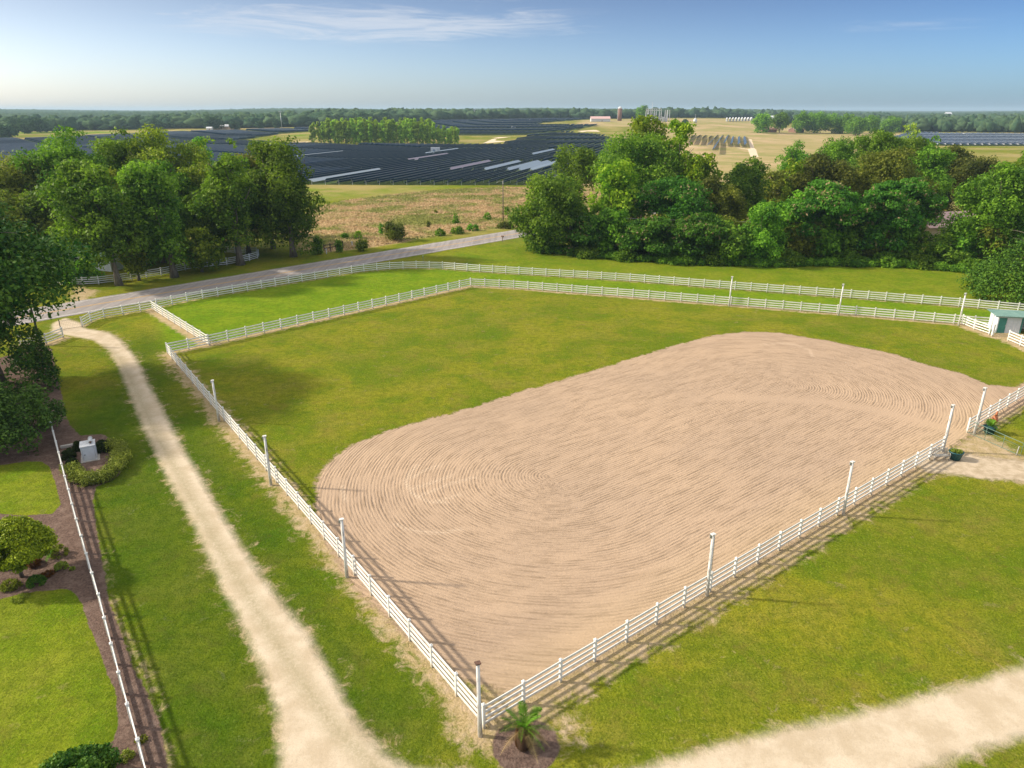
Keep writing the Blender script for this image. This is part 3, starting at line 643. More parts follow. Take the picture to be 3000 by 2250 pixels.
# ------------------------------------------------------------------ trees
def leaves(rg, lobes, n, size, flat=1.0, up=0.0, tonesd=.16, jit=.10, sub=True):
    """leaf quads on clumps that sit on lobes: array (k,7) centre xyz radii xyz tone"""
    cen = (lobes[:, :3] * lobes[:, 3:4]).sum(0) / lobes[:, 3].sum()
    if sub:
        m = np.maximum(5, (26 * (lobes[:, 3] / lobes[:, 3].mean()) ** 2).astype(int)); li = np.repeat(np.arange(len(lobes)), m); L = lobes[li]; k = len(li)
        d = rg.normal(size=(k, 3)); d /= np.linalg.norm(d, axis=1)[:, None]; o = L[:, :3] - cen; o /= np.linalg.norm(o, axis=1)[:, None] + .5
        d += o * .45 + np.array([0, 0, .2]); d /= np.linalg.norm(d, axis=1)[:, None]
        rs = L[:, 3] * rg.uniform(.26, .50, k); c = L[:, :3] + d * L[:, 3:6] * rg.uniform(.62, 1.0, (k, 1))
        asp = np.minimum(1, L[:, 5] / L[:, 3] * 1.15)
        lobes = np.column_stack([c, rs, rs, rs * asp * .85, np.clip(L[:, 6] + rg.normal(size=k) * .20, 0, 1)])
    k = len(lobes); wts = lobes[:, 3] ** 2; wts = wts / wts.sum()
    L = lobes[rg.choice(k, n, p=wts)]
    d = rg.normal(size=(n, 3)); d /= np.linalg.norm(d, axis=1)[:, None]; d[:, 2] += .25
    d /= np.linalg.norm(d, axis=1)[:, None]
    rad = 1 - np.abs(rg.normal(size=(n, 1))) * jit
    p = L[:, :3] + d * L[:, 3:6] * rad + rg.normal(size=(n, 3)) * size * .45
    nn = d + rg.normal(size=(n, 3)) * 0.50 + np.array([0, 0, up]); nn /= np.linalg.norm(nn, axis=1)[:, None]
    a = np.cross(nn, rg.normal(size=(n, 3))); a /= np.linalg.norm(a, axis=1)[:, None] + 1e-9; b = np.cross(nn, a)
    s = size * rg.uniform(.5, 1.3, (n, 1)); s2 = s * rg.uniform(.4, .75, (n, 1))
    V = np.stack([p + a * s, p + b * s2, p - a * s * rg.uniform(.5, 1, (n, 1)), p - b * s2], 1).reshape(-1, 3)
    tone = np.clip(L[:, 6] + rg.normal(size=n) * tonesd, 0, 1)
    return V, np.arange(4 * n).reshape(n, 4), tone
def crown_lobes(rg, R, H, style='round', k=None):
    """crown of half-width R and height H, bottom at z=0"""
    out = []; k = k or int(34 + R * 2)
    if style == 'cone': k = 190
    for i in range(k):
        if style == 'round':
            u = rg.uniform(-.95, 1); t = rg.uniform(0, 2 * math.pi); q = math.sqrt(max(0, 1 - u * u)); f = rg.uniform(.35, .78)
            c = (q * math.cos(t) * R * f, q * math.sin(t) * R * f, H * (.46 + .50 * u * f * 1.1)); r = R * rg.uniform(.20, .33)
            out.append((*c, r, r, r * rg.uniform(.75, .95), rg.uniform(.2, .8)))
        elif style == 'tall':
            u = rg.uniform(0, 1); t = rg.uniform(0, 2 * math.pi); pr = (math.sin(math.pi * (0.15 + .77 * u)) ** .55); f = rg.uniform(.15, .76)
            r = R * rg.uniform(.24, .38) * (.65 + .35 * pr); r = min(r, H * .14)
            out.append((math.cos(t) * R * f * pr, math.sin(t) * R * f * pr, r * .6 + (H - 1.7 * r) * u, r, r, r * .9, rg.uniform(.15, .85)))
        elif style == 'umbrella':
            t = rg.uniform(0, 2 * math.pi); f = math.sqrt(rg.uniform(0, 1)); z = H * (1 - .5 * f * f) * rg.choice([1, .75, .45, .2], p=[.5, .22, .18, .1]); r = R * rg.uniform(.20, .32)
            out.append((math.cos(t) * R * .8 * f, math.sin(t) * R * .8 * f, max(z - r * .3, r * .3), r, r, r * .5, rg.uniform(.15, .8)))
        elif style == 'cone':
            u = rg.uniform(0, 1) ** 1.3; t = rg.uniform(0, 2 * math.pi); pr = (1 - u) ** .85; r = R * (.17 * pr + .06)
            out.append((math.cos(t) * R * .84 * pr, math.sin(t) * R * .84 * pr, H * .03 + (H - r * 1.6) * u * .97 + r * .2, r, r, r * 1.5, rg.uniform(.2, .8)))
        elif style == 'dome':
            u = rg.uniform(0, 1); t = rg.uniform(0, 2 * math.pi); q = math.sqrt(1 - u * u); r = R * .24
            out.append((q * math.cos(t) * (R - r), q * math.sin(t) * (R - r), max(u * (H - r), r * .4), r, r, min(r, H * .5), rg.uniform(.3, .7)))
    if style in ('round', 'tall', 'umbrella'):          # inner clumps that close the middle of the crown
        for i in range(k // 4):
            t = rg.uniform(0, 6.28); f = rg.uniform(0, .4); r = R * .3
            out.append((math.cos(t) * R * f, math.sin(t) * R * f, H * rg.uniform(.2, .75), r, r, min(r, H * .15), .3))
    return np.array(out)
def trunk_mb(rg, h, r, hc, Rc, style='round', lean=(0, 0), limbs=6):
    mb = MB(); top = Vector((lean[0], lean[1], h))
    def curve(a, b, r0, r1, wob, n=6):
        a = Vector(a); b = Vector(b); pts = []; rad = []
        w = Vector(rg.normal(size=3)) * wob
        for i in range(n + 1):
            t = i / n; pts.append(a.lerp(b, t) + w * math.sin(math.pi * t)); rad.append(r0 + (r1 - r0) * t)
        return pts, rad
    p, rd = curve((0, 0, -.15), top, r, r * .32, h * .012, 8); rd[0] = r * 1.7; rd[1] = r * 1.02
    mb.tube(p, rd, 9)
    for i in range(limbs):
        t = rg.uniform(.3, .85); a = Vector((0, 0, 0)).lerp(top, t); an = 2 * math.pi * i / limbs + rg.uniform(-.4, .4)
        f = rg.uniform(.45, .75); b = Vector((math.cos(an) * Rc * f + lean[0], math.sin(an) * Rc * f + lean[1], min(h * .97, a.z + hc * rg.uniform(.15, .4))))
        p2, r2 = curve(a, b, r * (.55 - .3 * t), r * .09, Rc * .06, 5); mb.tube(p2, r2, 6)
    return mb
TREE_N = [0]
def tree(b_, ytop, wpx, kind, label, cb=.25, style='round', xc=None, leaf=.30, dens=1.0, name='tree', cat='tree', group=None, nmax=26000, trunk=True, tr=None, wy=1.0, limbs=6):
    TREE_N[0] += 1; rg = np.random.default_rng(100 + TREE_N[0])
    p = G(*b_) if not isinstance(b_, Vector) else b_; h = HT(p, ytop); R = wpx / 2 * math.hypot(p.x, p.y) / F_PX * 1.03
    if xc is not None: cx = (xc - b_[0]) * p.y / F_PX
    else: cx = 0
    root = empty(name, p, 0, label, cat, group)
    hc = h * (1 - cb); lb = crown_lobes(rg, R, hc, style)
    area = (4 * math.pi * lb[:, 3] ** 2).sum() * .80
    n = int(min(nmax, max(500, area / (leaf * leaf * 1.25) * dens)))
    V, F, tone = leaves(rg, lb, n, leaf, up=.30)
    if wy != 1.0: V[:, 1] *= wy
    V[:, 0] += cx; V[:, 2] += h * cb
    me = np_mesh('crown', V, F, M[kind], False, {'tone': ('FACE', tone)}); link(D.objects.new('crown', me), root)
    if trunk: trunk_mb(rg, h * .82, tr or max(.12, h * .016), hc, R, lean=(cx * .45, 0), limbs=limbs).build('trunk', M['bark'], root, True)
    return root
T = tree
# left edge, near
T((7, 1124), 545, 520, 'magnolia', 'huge dark tree overhanging the road at the left edge', .28, xc=-8, leaf=.25, nmax=34000)
T(Vector((-64, 60, 0)), 560, 330, 'oak', 'tree outside the left edge shading the driveway lawn', .15, group=None)
T((-5, 1150), 868, 270, 'magnolia', 'dark dense magnolia behind the glossy round tree at the left edge', .0, 'dome', leaf=.17, nmax=26000)
T((35, 1305), 1118, 275, 'glossy', 'low rounded glossy-leaved tree at the end of the garden fence', .0, 'dome', leaf=.14, nmax=34000, xc=40)
# trees over the road, left group
G1 = 'roadside trees left of the meadow'
T((350, 836), 455, 250, 'oak', 'tree with pale bare trunk before the white roadside fence, leftmost of the roadside row', .17, 'tall', xc=310, group=G1, tr=.42)
T((408, 822), 640, 95, 'oakyel', 'small slender tree between two big roadside trees, thin trunk', .12, 'tall', group=G1, tr=.2)
T((512, 812), 463, 215, 'oak', 'dense dark tree with ivy-thick trunk by the road, second big tree from the left', .12, 'tall', xc=480, group=G1, tr=.5)
T((592, 797), 662, 120, 'oakyel', 'small yellowish roadside tree between the second and third big trees', .06, 'tall', xc=602, group=G1, tr=.18)
T((705, 776), 392, 175, 'oak', 'tall airy tree with a flared grey trunk and visible limbs beside the road', .15, 'tall', xc=690, dens=.75, group=G1, tr=.55, limbs=10)
T((860, 752), 388, 225, 'oak', 'tall broad tree at the right end of the roadside row next to the meadow', .05, 'tall', xc=845, group=G1, tr=.5)
T((800, 728), 408, 150, 'olive', 'tall tree wedged behind the right end of the roadside row', .1, 'tall', xc=780, group=G1)
T((620, 735), 440, 150, 'oakyel', 'yellow-topped tree behind the roadside row', .1, 'tall', group=G1)
T((520, 715), 365, 230, 'oakyel', 'tree with orange-yellow tips in the back of the left grove', .15, group=G1)
T((620, 690), 400, 90, 'mid', 'slim green tree in the gap in the middle of the left grove', .15, 'tall', group=G1)
T((420, 715), 358, 200, 'oak', 'highest dark green tree at the back of the left grove', .15, xc=395, group=G1)
T((260, 740), 370, 230, 'oak', 'wide green tree at the back left of the left grove', .12, group=G1)
T((130, 745), 425, 230, 'olive', 'broad olive tree left of the left grove peak', .1, group=G1)
T((-10, 760), 462, 230, 'oakyel', 'yellowish tree cut off by the left edge behind the overhanging tree', .1, group=G1)
T((180, 775), 540, 200, 'oak', 'green tree filling the gap behind the overhanging tree', .1, group=G1)
T((300, 790), 590, 60, 'mid', 'thin tree behind the leftmost roadside trunk', .1, 'tall', group=G1)
T((480, 770), 500, 170, 'mid', 'green tree filling behind the second roadside tree', .1, group=G1)
T((560, 745), 470, 170, 'oak', 'dark tree filling behind the small yellowish roadside tree', .1, group=G1)
T((730, 745), 430, 170, 'mid', 'green tree filling behind the airy roadside tree', .1, group=G1)
T((340, 765), 480, 180, 'oakyel', 'yellow-green tree filling the middle of the left grove', .1, group=G1)
T((655, 770), 520, 150, 'oak', 'dark leafy tree filling below the airy roadside tree', .05, group=G1)
T((430, 790), 560, 150, 'mid', 'green tree filling low between the first two roadside trees', .08, group=G1)
T((60, 790), 545, 200, 'olive', 'olive tree low behind the overhanging tree', .1, group=G1)
T((235, 828), 765, 110, 'mid', 'low leafy shrub-like tree behind the roadside fence', .0, group=G1, leaf=.22)
# right woods
G2 = 'trees of the woods beyond the mown field'
T((1630, 735), 492, 240, 'oak', 'rounded dark tree at the left front corner of the woods', .02, xc=1608, group=G2, nmax=30000)
T((1690, 660), 408, 170, 'oak', 'airy feathery tree behind the left corner of the woods', .35, dens=.5, group=G2)
T((1800, 725), 462, 160, 'lime', 'bright lime-green broadleaf tree in front of the dark oak', .25, 'tall', leaf=.42, group=G2)
T((1850, 690), 372, 270, 'oak', 'big dark oak rising in the middle left of the woods', .2, xc=1848, group=G2, nmax=30000)
T((1880, 640), 332, 150, 'lime', 'tall bright lime-green tree with its top above the horizon', .25, 'tall', leaf=.42, group=G2)
T((1975, 690), 338, 120, 'lime', 'tall narrow lime-green tree right of the dark oak', .1, 'tall', leaf=.42, group=G2, xc=1965)
T((2020, 700), 425, 150, 'lime', 'lime-green tree below the narrow top, spreading right', .2, leaf=.40, group=G2)
T((2060, 715), 480, 120, 'russet', 'dull brown-green tree at the right foot of the lime trees', .1, group=G2)
T((1960, 722), 530, 260, 'mimosa', 'wide umbrella-shaped mimosa, dark green, below the dark oak', .45, 'umbrella', group=G2, dens=1.6)
T((1780, 748), 600, 170, 'mid', 'green tree in the front edge under the lime-green tree', .05, 'tall', group=G2)
T((1700, 748), 640, 130, 'mimosa', 'small mimosa with pinkish blooms at the left front edge', .1, 'umbrella', group=G2, dens=1.5)
T((1900, 760), 640, 170, 'mimosa', 'mimosa with pink blooms at the front edge, left of centre', .25, 'umbrella', group=G2, dens=1.5)
T((2040, 762), 632, 190, 'mimosa', 'mimosa with pink blooms at the front edge in the centre', .25, 'umbrella', group=G2, dens=1.5)
T((2120, 725), 535, 130, 'olive', 'olive-brown rounded tree behind the blooming mimosas', .1, group=G2)
T((2130, 770), 650, 150, 'oak', 'dark tree in the front edge, centre of the woods', .05, group=G2)
T((2165, 690), 460, 150, 'oak', 'dark tree behind the olive-brown tree', .15, group=G2)
T((2232, 772), 582, 145, 'mid', 'pale green leafy tree at the front edge, right of centre', .02, 'tall', group=G2)
T((2262, 660), 478, 120, 'olive', 'low olive tree in the dip between the lime trees and the reddish tree', .05, group=G2)
T((2310, 610), 388, 100, 'mid', 'green tree standing up behind against the tan field', .15, group=G2)
T((2380, 690), 425, 190, 'russet', 'reddish-brown tree in the middle of the woods', .1, group=G2)
T((2310, 690), 462, 90, 'lime', 'yellow-green tree left of the reddish tree', .1, 'tall', leaf=.36, group=G2)
T((2400, 762), 535, 200, 'mimosa', 'mimosa with a forked pale trunk showing at its foot', .38, 'umbrella', group=G2, dens=1.3, tr=.2)
T((2320, 755), 545, 130, 'mid', 'mid-green tree left of the forked mimosa', .1, group=G2)
T((2450, 600), 382, 150, 'mid', 'rounded green tree at the back near the silver grain bin', .15, group=G2)
T((2545, 630), 370, 140, 'mid', 'green tree behind, left of the tall back trees', .15, group=G2)
T((2560, 690), 418, 210, 'olive', 'big olive-green spreading tree in the centre right of the woods', .1, group=G2)
T((2625, 620), 350, 130, 'cypress', 'pale-topped tree highest at the back right of the woods', .15, group=G2)
T((2680, 670), 385, 150, 'mid', 'rounded leafy tree right of the pale-topped tree', .1, group=G2)
T((2560, 764), 540, 170, 'mimosa', 'dense green umbrella tree at front, left of the pink-roofed house', .2, 'umbrella', group=G2, dens=1.6)
T((2640, 742), 528, 150, 'mimosa', 'umbrella tree with thin pale stems just left of the pink-roofed house', .45, 'umbrella', group=G2, tr=.16, limbs=9)
T((2510, 745), 640, 120, 'oak', 'shadowy low tree under the umbrella trees', .03, group=G2)
T((2740, 640), 425, 160, 'russet', 'brownish-green tree behind the pink-roofed house', .1, group=G2)
T((2840, 655), 448, 150, 'russet', 'brown-tinged tree right behind the pink-roofed house', .1, group=G2)
T((2880, 780), 455, 180, 'mid', 'large bright-leaved tree right of the pink-roofed house', .04, 'tall', xc=2875, group=G2, nmax=30000)
T((3020, 770), 430, 250, 'oak', 'large olive-dark tree cut by the right edge', .04, group=G2, nmax=30000)
T((2805, 780), 668, 95, 'mid', 'low green tree at the front, right of the house', .02, group=G2)
T((2945, 730), 410, 120, 'mid', 'leafy tree top behind the large right-hand trees', .1, group=G2)
T((2760, 778), 690, 130, 'oak', 'low dark tree in front of the pink-roofed house', .02, group=G2)
T((2455, 640), 590, 70, 'grey', 'small silvery bare-leaved tree among the woods', .1, group=G2, dens=.7)
T((2630, 768), 700, 90, 'oak', 'low dark tree beside the front stems left of the house', .02, group=G2)
for k, (x, y, yt, w_, kd, lb) in enumerate([(1600, 738, 690, 90, 'mid', 'bush at the left foot of the woods by the black bins'), (1720, 752, 715, 90, 'oak', 'dark bush at the front edge of the woods, near the left'), (1830, 762, 725, 80, 'mid', 'green bush at the front edge under the mimosas'), (1990, 770, 730, 100, 'mid', 'leafy bush below the centre mimosa'), (2090, 773, 735, 80, 'oak', 'dark bush at front edge beside an old brown crate pile'), (2310, 775, 735, 90, 'oak', 'dark bush left of the forked pale trunk'), (2470, 772, 730, 90, 'mid', 'bush right of the forked pale trunk'), (2590, 776, 735, 90, 'mid', 'bush at the front edge left of the house gap'), (2700, 782, 745, 90, 'oak', 'bush at the front edge below the house'), (2840, 795, 755, 70, 'mid', 'bush at the front edge close to the cedar')]):
    T((x, y), yt, w_, kd, lb, .0, 'dome', leaf=.22, name='bush', cat='bush', group='bushes along the foot of the woods', trunk=False)
uk = 0
for x in range(1640, 2960, 48):
    if 2690 < x < 2790: continue
    uk += 1; y0 = 728 + (x - 1640) * .045 + random.uniform(-14, 6); T((x + random.uniform(-10, 10), y0), 618 + random.uniform(-28, 28) + (x - 1640) * .02, random.uniform(105, 150), random.choice(['oak', 'mid', 'oak', 'olive']), 'shadowy understorey tree half hidden inside the woods', .0, 'round', leaf=.3, nmax=9000, group='half-hidden understorey trees of the woods', limbs=3)
rg = np.random.default_rng(66); el_ = [G(*q) for q in [(1575, 730), (1620, 742), (1700, 752), (1800, 762), (1900, 768), (2000, 774), (2100, 778), (2250, 782), (2400, 780), (2550, 782), (2700, 786), (2800, 796), (2900, 808)]]; lb = []
for a, b_ in zip(el_, el_[1:]):
    m = int((b_ - a).length / .5)
    for i in range(m):
        q = a.lerp(b_, i / m)
        for dd in (rg.uniform(-.5, 1.5), rg.uniform(1, 3.5)):
            r = rg.uniform(.5, 1.1); lb.append((q.x + rg.normal() * .4, q.y + dd, r * .4 + rg.uniform(0, .4), r, r, r * .8, rg.uniform(.1, .9)))
V, F, tone = leaves(rg, np.array(lb), 60000, .2, up=.3, sub=False, jit=.2); V[:, 2] = np.maximum(V[:, 2], .02)
tag(link(D.objects.new('undergrowth', np_mesh('undergrowth', V, F, M['mid'], False, {'tone': ('FACE', tone)}))), 'tangled green undergrowth along the foot of the woods', 'undergrowth', kind='stuff')
T((3012, 872), 636, 270, 'cedar', 'dense conical cedar standing behind the shed at the right edge', .0, 'cone', leaf=.2, nmax=30000, name='cedar_tree', tr=.2)
# distant field trees
G3 = 'scattered trees beyond the solar fields'
for x, y, yt, w_, kd, lb in [(2228, 389, 328, 62, 'mid', 'round tree left of the far brick house'), (2283, 389, 323, 48, 'mid', 'dark round tree just left of the far white-roofed house'), (2345, 389, 327, 60, 'mid', 'tree behind the far white-roofed house'), (2385, 390, 324, 70, 'mid', 'tallest tree of the clump right of the far white-roofed house'), (2435, 391, 333, 75, 'mid', 'tree at the right of the clump by the far white-roofed house'), (2475, 392, 330, 50, 'mid', 'small tree ending the clump by the far house'), (2505, 397, 338, 60, 'mid', 'tree above the silver grain bin in the distance'), (2548, 390, 336, 50, 'mid', 'lighter distant tree left of the pale-topped tree'), (2610, 388, 340, 55, 'mid', 'dark distant tree at the left of the far wood line'),
        (1880, 352, 307, 40, 'mid', 'lone tree between silo and electrical substation'), (2007, 365, 349, 20, 'far', 'small round bush right of the substation')]:
    T((x, y), yt, w_, kd, lb, .03, leaf=.9, group=G3, name='distant_tree', nmax=5000, limbs=3)
for x, y, yt, w_, lb in [(60, 384, 344, 60, 'distant tree in the hedgerow at far left'), (120, 388, 340, 50, 'second distant tree of the far-left hedgerow'), (80, 392, 352, 40, 'dark distant tree before the far-left green field'), (20, 408, 366, 45, 'greyish tree at the left edge before the solar field'), (45, 402, 362, 25, 'pale sapling beside the greyish left-edge tree'), (405, 378, 340, 50, 'round distant tree above the left grove'), (455, 380, 352, 45, 'distant tree left of the far grey panel block'), (500, 377, 356, 40, 'distant tree touching the far grey panel block'), (625, 380, 340, 60, 'broad lone tree in the field left of the mast'), (688, 379, 356, 30, 'dark round lone tree left of the mast'), (763, 378, 352, 26, 'small lone tree second left of the mast'), (813, 377, 350, 26, 'small bright lone tree beside the mast'), (1000, 366, 336, 36, 'distant tree above the left end of the cypress block'), (1065, 366, 330, 50, 'wide distant tree above the cypress block'), (970, 371, 351, 20, 'tiny tree at the end of the far field')]:
    T((x, y), yt, w_, 'far', lb, .03, leaf=1.0, group=G3, name='distant_tree', nmax=3500, limbs=3)
# cypress block: individual slender trees
G4 = 'slender trees of the dense plantation block'
protos = []
for k in range(5):
    rg = np.random.default_rng(500 + k); root = empty('cypress_tree', (0, 0, 0), 0, 'slender light-green tree of the dense plantation block beside the solar field', 'tree', G4)
    H_ = 19.5; lb = crown_lobes(rg, 3.1, H_ - 1.5, 'tall', 26); V, F, tone = leaves(rg, lb, 3400, .5, up=.1); V[:, 2] += 1.5
    link(D.objects.new('crown', np_mesh('crown', V, F, M['cypress'], False, {'tone': ('FACE', tone)})), root)
    trunk_mb(rg, H_ * .9, .2, H_, 2, limbs=3).build('trunk', M['bark'], root, True); protos.append(root)
first = True; k = 0
A0, A1 = G(915, 424), G(1335, 428); B0, B1 = G(915, 408), G(1325, 412)
for row in range(4):
    for i in range(27):
        t = (i + .5 * (row % 2)) / 26; p = A0.lerp(A1, t).lerp(B0.lerp(B1, t), row / 3.0 * .8) + Vector((rng.normal() * .6, rng.normal() * 1.2, 0))
        s = random.uniform(.84, 1.06) * (1.0 if 2 < i < 22 else .86)
        if i < 4 and random.random() < .3: continue
        if i > 22: s *= .8
        p.z = float(terrain(p.x, p.y)); src = protos[k % 5]
        if k < 5: src.location = p; src.scale = (s, s, s)
        else: copy_thing(src, p, random.uniform(0, 6.28), (s, s, s * random.uniform(.93, 1.05)))
        k += 1
# ------------------------------------------------------------------ far woods and hills
def ico(sub=1):
    bm = bmesh.new(); bmesh.ops.create_icosphere(bm, subdivisions=sub, radius=1); V = np.array([v.co[:] for v in bm.verts]); F = np.array([[v.index for v in f.verts] for f in bm.faces]); bm.free(); return V, F
IV, IF = ico(2)
def crowns_mesh(name, P, R, H, mat):
    rg = np.random.default_rng(5); VV = []; FF = []; TT = []
    for i, (p, r, h) in enumerate(zip(P, R, H)):
        v = IV * (1 + rg.normal(size=(len(IV), 1)) * .24); v = v * np.array([r, r, h * .5]) + np.array([p[0], p[1], p[2] + h * .52])
        FF.append(IF + len(IV) * i); VV.append(v); TT.append(np.clip(rg.uniform(.1, .9) + rg.normal(size=len(IF)) * .2, 0, 1))
    me = np_mesh(name, np.concatenate(VV), np.concatenate(FF), mat, False, {'tone': ('FACE', np.concatenate(TT))})
    return link(D.objects.new(name, me))
def band(pxline, depth, n, r=(5, 9), h=(11, 17), far=False):
    P = []; R = []; Hh = []
    L = [G(*q) for q in pxline]; seg = [(b - a).length for a, b in zip(L, L[1:])]; tot = sum(seg)
    for i in range(n):
        s = random.random() * tot; j = 0
        while j < len(seg) - 1 and s > seg[j]: s -= seg[j]; j += 1
        p = L[j].lerp(L[j + 1], s / seg[j]); rad = Vector((p.x, p.y)).normalized(); dd = (random.random() ** 1.4) * depth
        x, y = p.x + rad.x * dd, p.y + rad.y * dd; P.append((x, y, float(terrain(x, y)))); R.append(random.uniform(*r)); Hh.append(random.uniform(*h))
    return P, R, Hh
bands = [([(-300, 380), (150, 384), (400, 379), (640, 374)], 300, 700, (6, 11), (9, 13)),
         ([(460, 377), (720, 375), (930, 371), (960, 371)], 250, 600, (7, 12), (9, 14)),
         ([(930, 368), (1240, 360)], 350, 600, (8, 13), (10, 15)),
         ([(1180, 357), (1480, 350), (1900, 347)], 350, 700, (8, 13), (11, 15)),
         ([(1900, 347), (2300, 349), (2600, 352)], 500, 600, (8, 13), (12, 18)),
         ([(2570, 386), (2800, 387), (3000, 389), (3300, 391)], 150, 420, (5, 8), (11, 16)),
         ([(2300, 360), (2700, 364), (3300, 366)], 400, 700, (7, 11), (10, 15))]
P, R, Hh = [], [], []
for b_ in bands:
    p, r, h = band(*b_); P += p; R += [q * random.uniform(.55, 1.15) for q in r]; Hh += [q * random.choice([.55, .75, .9, 1.0, 1.1]) for q in h]
M['far'].node_tree.nodes['Principled BSDF'].inputs['Specular IOR Level'].default_value = 0.0
tag(crowns_mesh('distant_woods', P, R, Hh, M['far']), 'continuous belt of distant woods beyond the solar fields', 'woods', kind='stuff')
# canopy sheet over the far hills
aa = np.radians(np.arange(-50, 50.01, 0.12)); rr_ = [1750.0]
while rr_[-1] < 13000: rr_.append(rr_[-1] * 1.010)
rr_ = np.array(rr_); AA, RR = np.meshgrid(aa, rr_); XX, YY = np.sin(AA) * RR, np.cos(AA) * RR
def hillz(x, y):
    r = np.hypot(x, y); a = np.degrees(np.arctan2(x, y))
    l = 8 * ss(2500, 4500, r) * (1 + .6 * np.sin(a * .35 + 1)) + 12 * ss(5000, 11000, r) * (.6 + .4 * np.sin(a * .21 + 2))
    side = ss(16, 26, a)
    return l * (1 - side * .2)
ZZ = terrain(XX, YY) + hillz(XX, YY) + 9 * ss(1750, 2100, RR) + rng.normal(size=XX.shape) * np.where(RR < 4500, 2.3, 1.4)
front = np.degrees(AA); ok_r = np.where(front > 15, 2050, np.where(front < -8, 1900, 1800))
ZZ = np.where(RR < ok_r, terrain(XX, YY) - 5, ZZ)
ids = np.arange(XX.size).reshape(XX.shape); fq = np.stack([ids[:-1, :-1], ids[:-1, 1:], ids[1:, 1:], ids[1:, :-1]], -1).reshape(-1, 4)[:, ::-1]
me = np_mesh('hills', np.stack([XX.ravel(), YY.ravel(), ZZ.ravel()], 1), fq, M['far'], False, {'tone': ('FACE', np.clip(.45 + rng.normal(size=len(fq)) * .25, 0, 1))})
tag(link(D.objects.new('hills', me)), kind='structure')
# ------------------------------------------------------------------ solar rows
RD = Vector((math.sin(R_(16.1)), math.cos(R_(16.1)))); RN = Vector((RD.y, -RD.x)); RZ = -R_(16.1)   # local +Y along the row
def tracker_mesh(L, tilt, posts=True, name='panel_table'):
    mb = MB(); Mx = Matrix.Rotation(tilt, 3, 'Y')
    mb.box((0, 0, 1.55), (2.25, L, .05), M=Mx); return mb
def rows_in(poly_px, spacing=5.2, Lt=62.0, shift=0.0):
    L = PIX(poly_px); s = L @ np.array(RN[:]); t = L @ np.array(RD[:]); out = []
    k0 = math.ceil((s.min() - shift) / spacing); k1 = math.floor((s.max() - shift) / spacing)
    n = len(L)
    for k in range(k0, k1 + 1):
        ss_ = k * spacing + shift; xs = []
        for i in range(n):
            j = (i + 1) % n
            if (s[i] > ss_) != (s[j] > ss_): xs.append(t[i] + (ss_ - s[i]) / (s[j] - s[i]) * (t[j] - t[i]))
        xs.sort()
        for a, b in zip(xs[::2], xs[1::2]):
            q = a
            while q < b - 14:
                ln = Lt if b - q > Lt else b - q
                c = q + ln / 2; p = RN * ss_ + RD * c; out.append((p.x, p.y, ln, k)); q += ln + (1.6 if int((q - a) / Lt) % 2 == 0 else 5.5)
    return out
allrows = rows_in(solarA) + rows_in(solarB, 5.6)
farF = rows_in(solarF, 5.4, 60)
def proj(x, y, z):
    dx, dy, dz = x, y, z - CAM_H; f = dy * math.cos(PITCH) - dz * math.sin(PITCH); u = dy * math.sin(PITCH) + dz * math.cos(PITCH)
    return 1500 + F_PX * dx / f, 1125 - F_PX * u / f
def score(r):
    px, py = proj(r[0], r[1], float(terrain(r[0], r[1])) + 1.5); sz = 1 / math.hypot(r[0], r[1])
    hid = px < 930 and py > 425; out_ = px < -30 or px > 3030 or (1620 < px and py > 400)
    return sz * (.0 if out_ else (.02 if hid else 1)) * r[2]
allrows.sort(key=score, reverse=True)
NI = 265
TILT = R_(-46)
def mkpanel(L, tilt, back=True):
    mb = MB(); Mx = Matrix.Rotation(tilt, 3, 'Y'); mb.box((0, 0, 1.55), (2.25, L, .04), M=Mx)
    for sx in (-1, 1): mb.box(Vector((0, 0, 1.55)) + Mx @ Vector((sx * 1.18, 0, .01)), (.09, L, .06), M=Mx)
    o = mb.build('solar_panel', M['panel']); me = o.data; D.objects.remove(o)
    me.materials.append(M['panelback']); me.materials.append(M['frame'])
    for p in me.polygons:
        p.material_index = 2 if p.index >= 6 else (1 if p.normal.z < -.2 else 0)
    return me
ME_P = mkpanel(62.0, TILT); 
tb = MB(); tb.tube([(0, -31, 1.46), (0, 31, 1.46)], .07, 6); tbo = tb.build('torque_tube', M['gal']); ME_T = tbo.data; D.objects.remove(tbo)
sp_ = MB(); sp_.box((0, 0, .72), (.12, .16, 1.44)); spo = sp_.build('support_post', M['gal']); ME_S = spo.data; D.objects.remove(spo)
special = {(1250, 470): (R_(26), 'panelpurplesky', 'purplish flat-lying solar row, the left one of two'), (1380, 472): (R_(26), 'panelpurplesky', 'purplish flat-lying solar row, the right one of two'),
 (1465, 476): (R_(22), 'panelsky', 'pale shining solar row just right of the purplish rows'), (1532, 476): (R_(22), 'panelsky', 'pale shining solar row in the middle of the bright trio'), (1582, 474): (R_(22), 'panelsky', 'pale shining solar row, rightmost of the bright trio'),
 (1010, 505): (R_(22), 'panelsky', 'bright white solar row at the left front beside the big roadside tree'), (1620, 497): (R_(16), 'panelsky', 'narrow bright solar row at the right front near the woods'),
 (1600, 437): (R_(22), 'panelsky', 'long thin bright solar row behind the bright trio'), (1300, 436): (R_(22), 'panelsky', 'thin bright solar row right of the white inverter cabin'), (930, 456): (R_(22), 'panelsky', 'thin bright solar row at the back left near the cypress block')}
mspec = {}
G5 = 'rows of the big solar field'
chosen = {}
